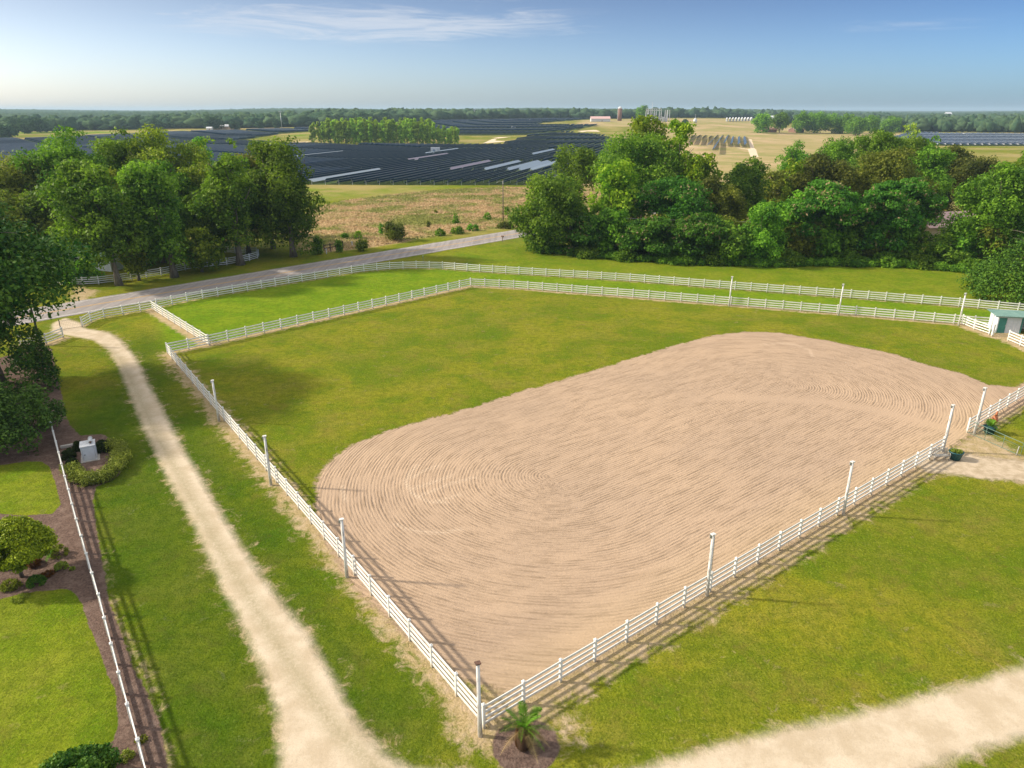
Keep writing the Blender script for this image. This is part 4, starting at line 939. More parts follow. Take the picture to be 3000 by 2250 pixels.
for key in special:                                     # nearest full-length row to each shining row of the photo
    best = min((i for i, q in enumerate(allrows[:NI]) if q[2] > 50 and i not in chosen), key=lambda i: math.dist((proj(allrows[i][0], allrows[i][1], float(terrain(*allrows[i][:2])) + 1.5)[0] / 3, proj(allrows[i][0], allrows[i][1], float(terrain(*allrows[i][:2])) + 1.5)[1]), (key[0] / 3, key[1])))
    chosen[best] = key
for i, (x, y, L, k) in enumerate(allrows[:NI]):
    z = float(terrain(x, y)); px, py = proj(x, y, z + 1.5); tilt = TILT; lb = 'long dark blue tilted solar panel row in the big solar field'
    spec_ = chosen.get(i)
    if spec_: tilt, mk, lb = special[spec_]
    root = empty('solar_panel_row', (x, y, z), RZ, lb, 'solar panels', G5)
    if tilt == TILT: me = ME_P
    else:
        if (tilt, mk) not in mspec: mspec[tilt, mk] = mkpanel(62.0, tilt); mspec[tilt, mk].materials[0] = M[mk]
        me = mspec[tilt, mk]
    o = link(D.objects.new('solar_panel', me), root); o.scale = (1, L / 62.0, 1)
    o = link(D.objects.new('torque_tube', ME_T), root); o.scale = (1, L / 62.0, 1)
    if i < 45:
        for q in range(7):
            o = link(D.objects.new('support_post', ME_S), root); o.location = (0, -L / 2 + L * (q + .04) / 6.08, 0)
def merged_rows(name, rows, label, tilt):
    VV = []; FF = []; b = 0; Mx = Matrix.Rotation(tilt, 3, 'Y'); c, s_ = math.cos(RZ), math.sin(RZ)
    base = np.array([(i * 1.125, j, k * .02) for i in (-1, 1) for j in (-.5, .5) for k in (-1, 1)])
    fq = np.array([(0, 1, 3, 2), (4, 6, 7, 5), (0, 4, 5, 1), (2, 3, 7, 6), (0, 2, 6, 4), (1, 5, 7, 3)])
    for (x, y, L, k) in rows:
        v = base.copy(); v[:, 1] = 0; v = v @ np.array(Mx).T; v[:, 1] = base[:, 1] * L; v[:, 2] += 1.55
        w_ = np.stack([v[:, 0] * c - v[:, 1] * s_ + x, v[:, 0] * s_ + v[:, 1] * c + y, v[:, 2] + float(terrain(x, y))], 1)
        VV.append(w_); FF.append(fq + b); b += 8
        v = base.copy(); v[:, 0] = v[:, 0] * .045 + 1.18; v[:, 2] *= 2.5; v[:, 1] = 0; v = v @ np.array(Mx).T; v[:, 1] = base[:, 1] * L; v[:, 2] += 1.56
        VV.append(np.stack([v[:, 0] * c - v[:, 1] * s_ + x, v[:, 0] * s_ + v[:, 1] * c + y, v[:, 2] + float(terrain(x, y))], 1)); FF.append(fq + b); b += 8
    me = np_mesh(name, np.concatenate(VV), np.concatenate(FF), M['panel']); me.materials.append(M['panelback']); me.materials.append(M['frame'])
    nz = np.zeros(len(me.polygons) * 3, np.float32); me.polygons.foreach_get('normal', nz); nz = nz.reshape(-1, 3)
    me.polygons.foreach_set('material_index', np.where((np.arange(len(nz)) // 6) % 2 == 1, 2, (nz[:, 2] < -.2)).astype(np.int32))
    o = link(D.objects.new(name, me)); tag(o, label, 'solar panels', kind='stuff'); return o
merged_rows('distant_solar_rows', allrows[NI:], 'mass of farther dark solar panel rows reaching to the distant woods', TILT)
merged_rows('distant_solar_rows', farF, 'grey-blue solar panel rows of the separate field at the far right', TILT)
# the small array on the right
SA = [((2183, 433), (2180, 401)), ((2164, 432), (2164, 401)), ((2142, 431), (2147, 401)), ((2121, 430), (2132, 396)), ((2088, 453), (2116, 395)), ((2071, 440), (2101, 395)), ((2062, 424), (2083, 398)), ((2040, 427), (2066, 396)), ((2020, 424), (2051, 396)), ((2000, 424), (2035, 396))]
for i, (a, b_) in enumerate(SA):
    a = G(*a); b_ = G(*b_); L = (b_ - a).length; c = (a + b_) / 2; rz = -math.atan2(b_.x - a.x, b_.y - a.y)
    root = empty('solar_panel_row', c, rz, ['solar row nearest the sandy track in the small right-hand array', 'second solar row from the sandy track in the small array', 'third solar row from the sandy track in the small array', 'fourth solar row from the sandy track in the small array', 'longest solar row of the small array, reaching over the track', 'second longest solar row of the small array, just left of the longest', 'solar row of the small array left of the two longest', 'solar row of the small array, third from its left end', 'solar row of the small array, second from its left end', 'leftmost solar row of the small array behind the lime tree'][i], 'solar panels', 'rows of the small array')
    mb = MB(); Mx = Matrix.Rotation(R_(-40), 3, 'Y'); mb.box((0, 0, 1.55), (2.25, L, .10), M=Mx); o = mb.build('solar_panel', M['panel'], root); o.data.materials.append(M['panelback'])
    for p in o.data.polygons:
        if p.normal.z < -.2: p.material_index = 1
    for q in range(8):
        o = link(D.objects.new('support_post', ME_S), root); o.location = (0, -L / 2 + L * (q + .04) / 7.08, 0)
# ------------------------------------------------------------------ inverter cabins
def cabin(b_, wpx, ytop, label, dep=2.6, group='white inverter cabins'):
    p = G(*b_); h = HT(p, ytop); wd = wpx * p.y / F_PX; root = empty('inverter_cabin', p, .1, label, 'cabin', group)
    mb = MB(); mb.box((0, 0, h / 2 + .1), (wd, dep, h - .2)); mb.build('body', M['roofwhite'], root, bevel=.04)
    mb = MB(); mb.box((0, 0, h + .04), (wd + .2, dep + .2, .08)); mb.build('roof', M['roofwhite'], root)
    mb = MB(); mb.box((0, 0, 0.05), (wd + .3, dep + .3, .1)); mb.build('base', M['concrete'], root)
    mb = MB(); mb.tube([(-wd * .15, -dep / 2 - .02, h * .55), (-wd * .15, -dep / 2 - .06, h * .55)], h * .22, 20); f = mb.build('fan', M['metal'], root)
    mb = MB(); mb.tube([(-wd * .15, -dep / 2 - .06, h * .55), (-wd * .15, -dep / 2 - .08, h * .55)], h * .08, 12); mb.build('hub', M['blue'], f)
    mb = MB(); mb.box((wd * .28, -dep / 2 - .03, h * .5), (wd * .25, .04, h * .75)); mb.build('door', M['gal'], root)
    return root
cabin((1276, 452), 25, 432, 'white inverter cabin with round fan in the middle of the solar field')
cabin((1504, 377), 11, 370, 'white inverter cabin farther back in the solar field')
cabin((1550, 354), 8, 350, 'tiny white cabin at the back of the solar field')
cabin((1449, 348), 6, 344, 'tiny white cabin at the far edge of the solar field')
cabin((2828, 399), 14, 391, 'white cabin beside the far right solar field')
# ------------------------------------------------------------------ masts, silo, substation and far buildings
def mast(b_, ytop, r, label, cross=None, name='mast'):
    p = G(*b_); h = HT(p, ytop); root = empty(name, p, 0, label, 'mast')
    mb = MB(); mb.tube([(0, 0, -.2), (0, 0, h)], [r, r * .5], 8); mb.build('pole', M['gal'], root, True)
    mb = MB(); mb.tube([(0, 0, 0), (0, 0, .6)], r * 2, 10); mb.build('base', M['concrete'], root)
    if cross:
        mb = MB()
        for z in cross: mb.box((0, 0, h * z), (r * 8, r * 1.2, r * 1.2))
        mb.build('crossarm', M['gal'], root)
    return root
mast((826, 377), 326, .55, 'thin pale mast in the field left of the cypress block', (.97,))
mast((1390, 351), 319, .6, 'pale monopole at the back of the solar field', (.98, .9))
mast((2413, 352), 300, .22, 'very thin lattice mast on the right horizon', (.5,))
mast((1318, 352), 338, .3, 'short thin mast left of the pale monopole')
def house(name, c, rz, wd, dp, hw, hr, wall, roof, label, cat='house', windows=0, chimney=False, door=True, group=None):
    root = empty(name, c, rz, label, cat, group)
    mb = MB(); mb.add([(-wd/2, -dp/2, 0), (wd/2, -dp/2, 0), (wd/2, dp/2, 0), (-wd/2, dp/2, 0), (-wd/2, -dp/2, hw), (wd/2, -dp/2, hw), (wd/2, dp/2, hw), (-wd/2, dp/2, hw), (-wd/2, 0, hw + hr), (wd/2, 0, hw + hr)],
        [(0, 1, 5, 4), (2, 3, 7, 6), (1, 2, 6, 9, 5), (3, 0, 4, 8, 7), (0, 3, 2, 1)]); mb.build('wall', wall, root)
    o = .5; e = hr * (o / (dp / 2)); t = .12; mb = MB()
    for sgn in (-1, 1):
        y0 = sgn * (dp / 2 + o); mb.add([(-wd/2-o, y0, hw-e), (wd/2+o, y0, hw-e), (wd/2+o, 0, hw+hr), (-wd/2-o, 0, hw+hr), (-wd/2-o, y0, hw-e+t), (wd/2+o, y0, hw-e+t), (wd/2+o, 0, hw+hr+t), (-wd/2-o, 0, hw+hr+t)],
            [(0, 1, 2, 3), (4, 5, 6, 7), (0, 1, 5, 4), (1, 2, 6, 5), (3, 0, 4, 7)])
    rf = mb.build('roof', roof, root)
    if chimney: mb = MB(); mb.box((wd * .2, .3, hw + hr + .3), (.6, .6, 1.2)); mb.build('chimney', M['brick'], rf)
    for i in range(windows):
        x = -wd / 2 + wd * (i + 1) / (windows + 1); mb = MB(); mb.box((x, -dp/2 - .02, hw * .55), (1.1, .08, 1.2)); f = mb.build('window', M['roofwhite'], root)
        mb = MB(); mb.box((x, -dp/2 - .07, hw * .55), (.9, .04, 1.0)); mb.build('pane', M['glass'], f)
    if door: mb = MB(); mb.box((wd * .07, -dp/2 - .03, 1.02), (.95, .07, 2.04)); mb.build('door', M['brick'], root)
    return root
def far_house(b_, wpx, label, hw=3, hr=2, dp=9, rz=0.0, wall='brick', roof='roofwhite', cat='house', name='house', windows=2):
    p = G(*b_); return house(name, p, rz, wpx * p.y / F_PX, dp, hw, hr, M[wall], M[roof], label, cat, windows)
far_house((2332, 388), 32, 'small far brick house with white metal roof between the trees', rz=.5, hr=2.4, dp=11)
far_house((2250, 387), 40, 'low brown far house under the round trees', roof='brick', hr=1.6)
far_house((2452, 391), 22, 'small tan far house behind the woods', wall='cream', roof='cream')
far_house((1758, 356), 52, 'long low barn with faded white and rusty roof left of the silo', hw=4, hr=3, dp=16, wall='roofwhite', roof='pink', cat='barn', name='barn', windows=0)
far_house((2095, 343), 44, 'wide white distant warehouse right of the substation', hw=7, hr=3, dp=40, wall='roofwhite', cat='warehouse', name='warehouse', windows=0)
far_house((2265, 352), 26, 'distant building with white roof showing between two round trees', hw=6, hr=3, dp=20, wall='gal', cat='barn', name='barn', windows=0)
far_house((650, 378), 44, 'pale low farm building in the field left of the mast', hw=3, hr=2, dp=9, wall='cream', roof='roofwhite', windows=0)
far_house((995, 373), 26, 'far white house behind the left end of the cypress block', hw=3, hr=2, wall='roofwhite', windows=0)
far_house((615, 382), 14, 'small white shed in the field left of the farm building', hw=2.6, hr=1.2, dp=5, wall='roofwhite', cat='shed', name='shed', windows=0)
far_house((2775, 345), 14, 'tiny white building in the right-hand far woods', hw=12, hr=6, dp=20, wall='roofwhite', cat='building', name='building', windows=0)
far_house((535, 369), 50, 'far grey-roofed long building at the wood edge', hw=3, hr=4, dp=30, wall='gal', roof='gal', cat='building', name='building', windows=0)
p = G(1815, 354); h = HT(p, 312); root = empty('silo', p, 0, 'tall brown cylindrical silo with a domed silver cap', 'silo'); r = 5.8 * p.y / F_PX
mb = MB(); mb.lathe((0, 0, 0), [(r, 0), (r, h - r)], 24); mb.build('body', M['brick'], root, True)
mb = MB(); mb.lathe((0, 0, h - r), [(r * 1.02, 0), (r * .95, r * .4), (r * .7, r * .75), (r * .35, r * .95), (.1, r)], 24); mb.build('dome', M['roofwhite'], root, True)
mb = MB(); mb.tube([(-r - .1, -.5, 1), (-r - .1, -.5, h - r)], .35, 6); mb.build('chute', M['gal'], root)
p = G(2437, 468); h = HT(p, 438); r = 17 * p.y / F_PX; root = empty('grain_bin', p, 0, 'silver corrugated grain bin with conical roof among the trees', 'grain bin')
mb = MB(); mb.lathe((0, 0, 0), [(r, 0), (r, h * .6)], 28); mb.build('body', M['gal'], root, True)
mb = MB(); mb.lathe((0, 0, h * .6), [(r * 1.03, 0), (r * .1, h * .37), (r * .1, h * .4)], 28); mb.build('roof', M['roofwhite'], root)
# substation
p = G(1925, 357); sc = p.y / F_PX; root = empty('substation', p, 0, 'white steel electrical substation gantries right of the silo', 'substation')
def sx_(x): return (x - 1925) * sc
for x0, yt in ((1898, 319), (1905, 318), (1921, 318), (1935, 319), (1951, 322), (1958, 322)):
    h = HT(p, yt)
    mb = MB()
    for dy in (0, 14): mb.tube([(sx_(x0), dy, 0), (sx_(x0), dy, h)], [.55, .35], 6)
    mb.build('column', M['roofwhite'], root)
mb = MB()
for dy in (0, 14):
    for yt in (319, 324): mb.box((sx_(1916), dy, HT(p, yt)), (sx_(1935) - sx_(1898), .6, .7))
mb.build('beam', M['roofwhite'], root)
mb = MB(); mb.tube([(sx_(1911), 5, 0), (sx_(1911), 5, HT(p, 299))], [.5, .2], 6); mb.build('lightning_mast', M['roofwhite'], root)
mb = MB()
for i in range(26): mb.box((sx_(random.uniform(1899, 1952)), random.uniform(-4, 16), 2.0 + random.random() * 2), (random.uniform(1.5, 4), 1.5, random.uniform(3, 7)))
t_ = mb.build('transformer', M['gal'], root); t_['kind'] = 'stuff'
p = G(2036, 360); root = empty('water_tank', p, 0, 'small white round tank right of the substation', 'tank'); h = HT(p, 345); r = 5 * p.y / F_PX
mb = MB(); mb.lathe((0, 0, 0), [(r, 0), (r, h * .6), (r * .2, h * .95)], 20); mb.build('body', M['roofwhite'], root, True)
mb = MB(); mb.tube([(0, 0, h * .9), (0, 0, h * 1.7)], .2, 6); mb.build('vent', M['gal'], root)
for i in range(9):
    p = G(2130 + i * 9, 356 - .3 * i); root = empty('poultry_house', p, -.25, 'white-roofed poultry house in the far row right of the substation', 'barn', 'far row of white poultry houses')
    mb = MB(); wd = 3.6 * p.y / F_PX; mb.box((0, 20, 1.8), (wd, 46, 3.6)); mb.build('wall', M['gal'], root)
    mb = MB(); mb.add([(-wd * .56, -4, 3.6), (wd * .56, -4, 3.6), (0, -4, 6), (-wd * .56, 44, 3.6), (wd * .56, 44, 3.6), (0, 44, 6)], [(0, 1, 2), (3, 5, 4), (0, 2, 5, 3), (1, 4, 5, 2), (0, 3, 4, 1)]); mb.build('roof', M['roofwhite'], root)
# pink-roofed house in the gap of the woods
a, b_ = G(2690, 692), G(2800, 690); 
house('house', G(2752, 690), .25, 15, 9, 2.9, 2.4, M['cream'], M['pink'], 'cream house with pinkish metal roof glimpsed between the trees at right', windows=3)
# structures across the road at left
house('shed', G(285, 775), -.35, 16, 8, 2.8, 1.8, M['roofwhite'], M['roofaqua'], 'long shed with pale aqua roof behind the leftmost roadside trees', 'shed', windows=1)
house('shed', G(120, 790), -.5, 9, 6, 2.8, 1.5, M['shedwhite'], M['roofwhite'], 'white building half hidden behind the overhanging tree', 'shed', windows=1)
p = G(205, 768); root = empty('camper_trailer', p, 1.1, 'white rounded camper trailer parked behind the roadside fence', 'trailer')
mb = MB(); mb.add([(x, y, z) for y in (-1.1, 1.1) for x, z in ((-2.8, .6), (2.8, .6), (3.1, 1.4), (2.7, 2.6), (-2.5, 2.7), (-3.0, 1.8))], [(0, 1, 2, 3, 4, 5), (6, 11, 10, 9, 8, 7)] + [(i, i + 6, (i + 1) % 6 + 6, (i + 1) % 6) for i in range(6)]); mb.build('body', M['roofwhite'], root)
for s_ in (-1.12, 1.12):
    mb = MB(); mb.tube([(0, s_ - .1, .35), (0, s_ + .1, .35)], .35, 16); mb.build('wheel', M['black'], root)
mb = MB(); mb.box((.2, -1.11, 1.9), (1.2, .05, .6)); mb.build('window', M['glass'], root)
mb = MB(); mb.bar((2.8, 0, .6), (4.0, 0, .5), .12, .1); mb.build('tow_bar', M['black'], root)
p = G(425, 735); root = empty('tarp_shelter', p, .2, 'small blue shelter dimly seen behind the second roadside tree', 'shelter')
mb = MB(); mb.box((0, 0, 1.1), (4.2, 2.6, 2.0)); mb.build('body', M['blue'], root)
mb = MB(); mb.add([(-2.3, -1.5, 2.1), (2.3, -1.5, 2.1), (2.3, 1.5, 2.1), (-2.3, 1.5, 2.1), (-2.3, 0, 2.9), (2.3, 0, 2.9)], [(0, 1, 5, 4), (2, 3, 4, 5), (0, 4, 3), (1, 2, 5)]); mb.build('roof', M['roofaqua'], root)
# ------------------------------------------------------------------ utility poles and wires
def upole(b_, ytop, label, r=.16, mat='wood', lean=(0, 0), arm=True):
    p = G(*b_); h = HT(p, ytop); root = empty('utility_pole', p, 0, label, 'utility pole')
    mb = MB(); mb.tube([(0, 0, -.3), (lean[0], lean[1], h)], [r, r * .7], 10); mb.build('pole', M[mat], root, True)
    if arm:
        mb = MB(); mb.tube([(lean[0], lean[1], h - .5), (lean[0] - .9, lean[1], h - .2), (lean[0] - 1.7, lean[1], h - .7)], .04, 6); mb.build('lamp_arm', M['metal'], root)
        mb = MB(); mb.tube([(lean[0], lean[1] - .2, h - .9), (lean[0], lean[1] - .2, h - .2)], .10, 8); mb.build('insulator', M['gal'], root)
    return root, Vector((p.x + lean[0], p.y + lean[1], h))
upole((1474, 648), 528, 'tall wooden utility pole in the tan meadow')
upole((120, 1012), 868, 'dark utility pole by the short fence under the overhanging tree', .14, 'darkwood', (-.35, .3), arm=False)
pr = at_dist(2970, 128); root, topr = upole((2968, 770), 645, 'light grey utility pole above the conical cedar at the right edge', .14, 'gal', arm=False)
pl = G(1700, 748); hl = 7.4
root = empty('utility_pole', G(1588, 738), 0, 'grey utility pole hidden in the left corner of the woods', 'utility pole')
mb = MB(); mb.tube([(0, 0, -.2), (0, 0, 7.9)], [.15, .11], 10); mb.build('pole', M['wood'], root, True)
for k, dz in enumerate((0.35, 1.25)):
    a = G(1588, 738) + Vector((0, 0, 7.9 - dz)); b2 = Vector((topr.x, topr.y, topr.z - dz)); mb = MB(); pts = []
    for i in range(25):
        t = i / 24; q = a.lerp(b2, t); q.z -= 3.2 * t * (1 - t); pts.append(q)
    mb.tube(pts, .03, 5); o = mb.build('power_line', M['wire']); tag(o, ['upper power line across the front of the woods', 'lower power line across the front of the woods'][k], 'wire')
# ------------------------------------------------------------------ shed at right
p = Vector((63.0, 89.75, 0)); root = empty('shed', p, -.19, 'small white metal shed with green roof and open green door behind the fences', 'shed')
def corr(x0, y0, x1, y1, z1):
    L = math.hypot(x1 - x0, y1 - y0); k = max(2, int(L / .11)); nx, ny = (y1 - y0) / L, -(x1 - x0) / L; vs = []; fs = []
    for i in range(k + 1):
        t = i / k; o = .025 if i % 2 else 0; vs += [(x0 + (x1 - x0) * t + nx * o, y0 + (y1 - y0) * t + ny * o, 0), (x0 + (x1 - x0) * t + nx * o, y0 + (y1 - y0) * t + ny * o, z1 if not hasattr(z1, '__len__') else z1[0] + (z1[1] - z1[0]) * t)]
    for i in range(k): fs.append((2 * i, 2 * i + 2, 2 * i + 3, 2 * i + 1))
    return vs, fs
mb = MB()
mb.add(*corr(1.05, 0, 2.75, 0, 2.25)); mb.add(*corr(0, 2.4, 0, 0, (2.35, 2.25))); mb.add(*corr(4.9, 2.4, 0, 2.4, 2.35)); mb.add(*corr(2.75, 0, 2.75, 2.4, (2.25, 2.35)))
mb.box((.04, -.03, 1.12), (.12, .10, 2.24)); mb.box((1.4, -.02, 2.13), (2.7, .08, .22)); mb.build('wall', M['shedwhite'], root)
mb = MB(); mb.box((.56, -.06, 1.0), (.90, .05, 2.0)); d_ = mb.build('door', M['teal'], root); mb = MB(); mb.box((.95, -.11, 1.0), (.04, .05, .18)); mb.build('handle', M['metal'], d_)
mb = MB(); mb.box((2.86, -.03, 1.1), (.16, .08, 2.2)); mb.box((4.85, -.02, 1.1), (.14, .14, 2.2)); mb.box((4.88, 1.2, 1.1), (.06, 2.3, 2.2)); mb.build('side_panel', M['teal'], root)
mb = MB(); vs, fs = [], []; k = 50
for i in range(k + 1):
    x = -.5 + 5.8 * i / k; z = .04 if i % 2 else 0; vs += [(x, -.35, 2.27 + z), (x, 2.6, 2.42 + z)]
for i in range(k): fs.append((2 * i, 2 * i + 2, 2 * i + 3, 2 * i + 1))
mb.add(vs, fs); mb.box((2.4, -.36, 2.22), (5.8, .04, .10)); mb.build('roof', simple('green_sheet_roof', (0.12, 0.23, 0.20), .5, (.17, .29, .25), 1.5), root)
mb = MB(); mb.tube([(3.4, -.5, 0), (3.4, -.5, .9), (3.0, -.5, .9)], .05, 6); mb.build('water_pipe', M['shedwhite'], root)
pp = G(2906, 985); root = empty('gate_post', pp, .3, 'stout white corner post with short rail stub beside the shed door', 'post')
mb = MB(); mb.box((0, 0, .75), (.28, .2, 1.5)); mb.build('post', M['white'], root, bevel=.015); mb = MB(); mb.box((0, 0, 1.54), (.34, .26, .07)); mb.build('cap', M['white'], root)
pp = G(2903, 966); root = empty('shed_post', pp, 0, 'tall white post supporting the left corner of the green shed roof', 'post')
mb = MB(); mb.box((0, 0, 1.1), (.32, .24, 2.2)); mb.build('post', M['white'], root, bevel=.015); mb = MB(); mb.box((0, 0, 2.2), (.36, .28, .06)); mb.build('cap', M['white'], root)
# ------------------------------------------------------------------ objects at the arena gate
# tube gate
g0, g1 = G(2833, 1267), G(2989, 1337); dg = g1 - g0; Lg = dg.length; root = empty('tube_gate', g0, math.atan2(dg.y, dg.x), 'open green tube-frame mesh gate at the arena entrance', 'gate')
mb = MB(); r = .022
mb.tube([(0, 0, .06), (0, 0, 1.12), (.06, 0, 1.2), (Lg - .06, 0, 1.2), (Lg, 0, 1.12), (Lg, 0, .06), (0, 0, .06)], r, 8); mb.build('frame', M['green'], root, True)
mb = MB(); mb.tube([(0, 0, .85), (Lg, 0, .85)], r * .8, 6); mb.build('bar', M['green'], root, True)
for t in (.34, .67): mb = MB(); mb.tube([(Lg * t, 0, .06), (Lg * t, 0, 1.2)], r * .9, 6); mb.build('brace', M['green'], root, True)
mb = MB()
for i in range(1, int(Lg / .16)): mb.tube([(i * .16, 0, .06), (i * .16, 0, .85)], .0035, 4, False)
for i in range(1, 5): mb.tube([(0, 0, .06 + i * .16), (Lg, 0, .06 + i * .16)], .0035, 4, False)
mb.build('mesh_panel', M['green'], root)
mb = MB(); mb.tube([(Lg - .25, -.15, 0), (Lg - .2, -.15, .85)], .035, 8); o = mb.build('marker_stake', M['oldwhite']); o.location = g0; o.rotation_euler = (0, 0, math.atan2(dg.y, dg.x)); tag(o, 'short white stake leaning beside the free end of the green gate', 'stake')
# planters
def planter(b_, r, h, label, plant):
    p = G(*b_); root = empty('planter', p, 0, label, 'planter')
    mb = MB(); mb.lathe((0, 0, 0), [(r * .68, 0), (r * .93, h * .9), (r, h * .9), (r, h), (r * .9, h), (r * .88, h * .9), (.01, h * .88)], 26); mb.build('pot', M['pot'], root, True)
    rg = np.random.default_rng(9)
    if plant == 'low':
        lb = np.array([(math.cos(t) * r * .5 * f, math.sin(t) * r * .5 * f, h + .02, r * .35, r * .35, .10, .5) for t, f in zip(rg.uniform(0, 6.28, 14), rg.uniform(0, 1, 14))])
        V, F, tone = leaves(rg, lb, 1500, .05); link(D.objects.new('plant', np_mesh('plant', V, F, M['hedge'], False, {'tone': ('FACE', tone)})), root)
    return root, p
planter((2797, 1345), .57, .72, 'big dark teal pot with low green plants beside the white bench', 'low')
def fronds(rg, n, L, h0, mat, root, name='frond', w=.05, droop=.8, up=.9, lf=22, each=True, lean=0, lw=.26):
    for i in range(n):
        an = 2 * math.pi * i / n * 2.4 + rg.uniform(-.2, .2); el = rg.uniform(.25, 1.2) * up; ll = L * rg.uniform(.8, 1.1); V = []; F = []; pts = []
        for k in range(lf + 1):
            t = k / lf; rr0 = ll * t; z = h0 + math.sin(el) * rr0 - droop * ll * t * t * .55; x = math.cos(el) * rr0 * (1 - .1 * t); pts.append(Vector((math.cos(an) * x, math.sin(an) * x, z)))
        side = Vector((-math.sin(an), math.cos(an), 0))
        for k in range(1, lf):
            t = k / lf; d = (pts[k + 1] - pts[k]).normalized(); l_ = ll * lw * math.sin(math.pi * min(1, t * .9 + .12)) ** .7
            for s_ in (-1, 1):
                b0 = len(V); tip = pts[k] + side * s_ * l_ * .8 + d * l_ * .55 + Vector((0, 0, l_ * .12 + rg.normal() * .02)); ww = d * w * .5
                V += [pts[k] - ww, pts[k] + ww, pts[k] * .5 + tip * .5 + ww * .9 + Vector((0, 0, .02)), tip]; F.append((b0, b0 + 1, b0 + 2, b0 + 3) if s_ > 0 else (b0 + 3, b0 + 2, b0 + 1, b0))
        for k in range(lf):
            b0 = len(V); ww = side * .012 * (1.3 - k / lf); V += [pts[k] - ww, pts[k] + ww, pts[k + 1] + ww, pts[k + 1] - ww]; F.append((b0, b0 + 1, b0 + 2, b0 + 3))
        me = np_mesh(name, np.array([v[:] for v in V]), np.array(F), mat, False, {'tone': ('FACE', np.clip(.5 + rg.normal(size=len(F)) * .2, 0, 1))}); link(D.objects.new(name, me), root)
root, p = planter((2897, 1268), .55, .62, 'dark teal pot holding a small palm behind the green gate', 'palm')
fronds(np.random.default_rng(3), 15, 1.05, .62, M['palm'], root, w=.04, lf=16, up=1.1)
p = G(2912, 1238); root = empty('garden_ornament', p, 0, 'orange terracotta ornament with tapering top behind the palm pot', 'ornament')
mb = MB(); mb.lathe((0, 0, 0), [(.24, 0), (.28, .25), (.22, .55), (.12, .7)], 16); mb.build('urn', M['orange'], root, True)
mb = MB(); mb.lathe((.05, 0, .68), [(.11, 0), (.09, .25), (.06, .45)], 12); mb.build('spout', M['orange'], root, True)
# bench
p = G(2752, 1346); ang = math.atan2(-(U.y), -(U.x)); root = empty('garden_bench', p, 0.08, 'white cast-iron garden bench with openwork back at the fence end', 'bench')
bw = 1.35
for s_ in (-1, 1):
    mb = MB(); x = s_ * bw / 2
    mb.tube([(x, -.28, 0), (x, -.24, .2), (x, -.26, .42), (x, -.22, .62), (x, .05, .66), (x, .2, .62)], .03, 6); mb.tube([(x, .28, 0), (x, .2, .25), (x, .18, .45), (x, .26, .9)], .03, 6); mb.tube([(x, -.25, .42), (x, .2, .42)], .02, 6)
    mb.tube([(x, -.2, .45), (x, -.1, .55), (x, 0, .47), (x, .08, .56), (x, .16, .5)], .014, 5); mb.build('side_frame', M['castwhite'], root, True)
mb = MB(); 
for i in range(6): mb.bar((-bw / 2, -.23 + .08 * i, .43), (bw / 2, -.23 + .08 * i, .43), .05, .025)
mb.build('seat', M['castwhite'], root)
mb = MB(); mb.tube([(-bw / 2, .26, .88), (-bw / 4, .26, .95), (0, .26, .98), (bw / 4, .26, .95), (bw / 2, .26, .88)], .032, 6); mb.tube([(-bw / 2, .2, .55), (bw / 2, .2, .55)], .018, 6)
for i in range(9):
    cx = -bw / 2 + bw * (i + .5) / 9
    for cz, r in ((.66, .055), (.79, .055), (.88, .035)): mb.tube([(cx + math.cos(a) * r, .23, cz + math.sin(a) * r) for a in np.linspace(0, 6.28, 9)], .019, 4)
mb.build('backrest', M['castwhite'], root)
mb = MB(); mb.bar((-bw / 2, .1, .18), (bw / 2, .1, .18), .03, .03); mb.build('stretcher', M['castwhite'], root)
# ------------------------------------------------------------------ driveway gate
a, b_ = G(178, 968), G(240, 958); d = b_ - a; root = empty('chain_link_gate', G(242, 958), math.atan2(d.y, d.x) + math.pi, 'dark wire gate closed across the driveway entrance', 'gate')
L = d.length; mb = MB(); mb.tube([(.05, 0, .1), (.05, 0, 1.25), (L, 0, 1.25), (L, 0, .1), (.05, 0, .1)], .022, 6); mb.build('frame', M['black'], root)
mb = MB()
for i in range(int(L / .2)): mb.tube([(.1 + i * .2, 0, .1), (.1 + i * .2, 0, 1.25)], .005, 4, False)
for i in range(1, 6): mb.tube([(.05, 0, .1 + i * .2), (L, 0, .1 + i * .2)], .005, 4, False)
mb.build('mesh_panel', M['black'], root)
for x in (.0, L + .05): mb = MB(); mb.tube([(x, 0, 0), (x, 0, 1.5)], .045, 8); mb.build('hinge_post', M['black'], root)
# ------------------------------------------------------------------ white cabinet with hedge
p0 = Vector((-35.35, 53.25, 0)); root = empty('utility_cabinet', p0 + Vector((.25, .35, 0)), .5, 'white square pump cabinet with a door and a grey motor on top, ringed by shrubs', 'cabinet')
mb = MB(); mb.box((0, 0, .65), (1.05, 1.25, 1.3)); mb.build('body', M['shedwhite'], root, bevel=.02)
mb = MB(); mb.box((0, 0, 1.325), (1.13, 1.33, .05)); lid = mb.build('lid', M['roofwhite'], root, bevel=.01)
mb = MB(); mb.box((0, -.64, .68), (.84, .03, 1.02)); dd = mb.build('door', M['shedwhite'], root)
mb = MB(); mb.box((-.3, -.67, .62), (.10, .04, .04)); mb.build('handle', M['black'], dd)
mb = MB()
for s_ in (-1, 1): mb.box((s_ * .435, -.632, .68), (.02, .02, 1.06))
mb.box((0, -.632, 1.2), (.89, .02, .02)); mb.build('door_frame', M['metal'], root)
mb = MB(); mb.tube([(.25, -.25, 1.5), (.25, .45, 1.58)], [.15, .17], 14); mb.build('motor', M['gal'], root, True)
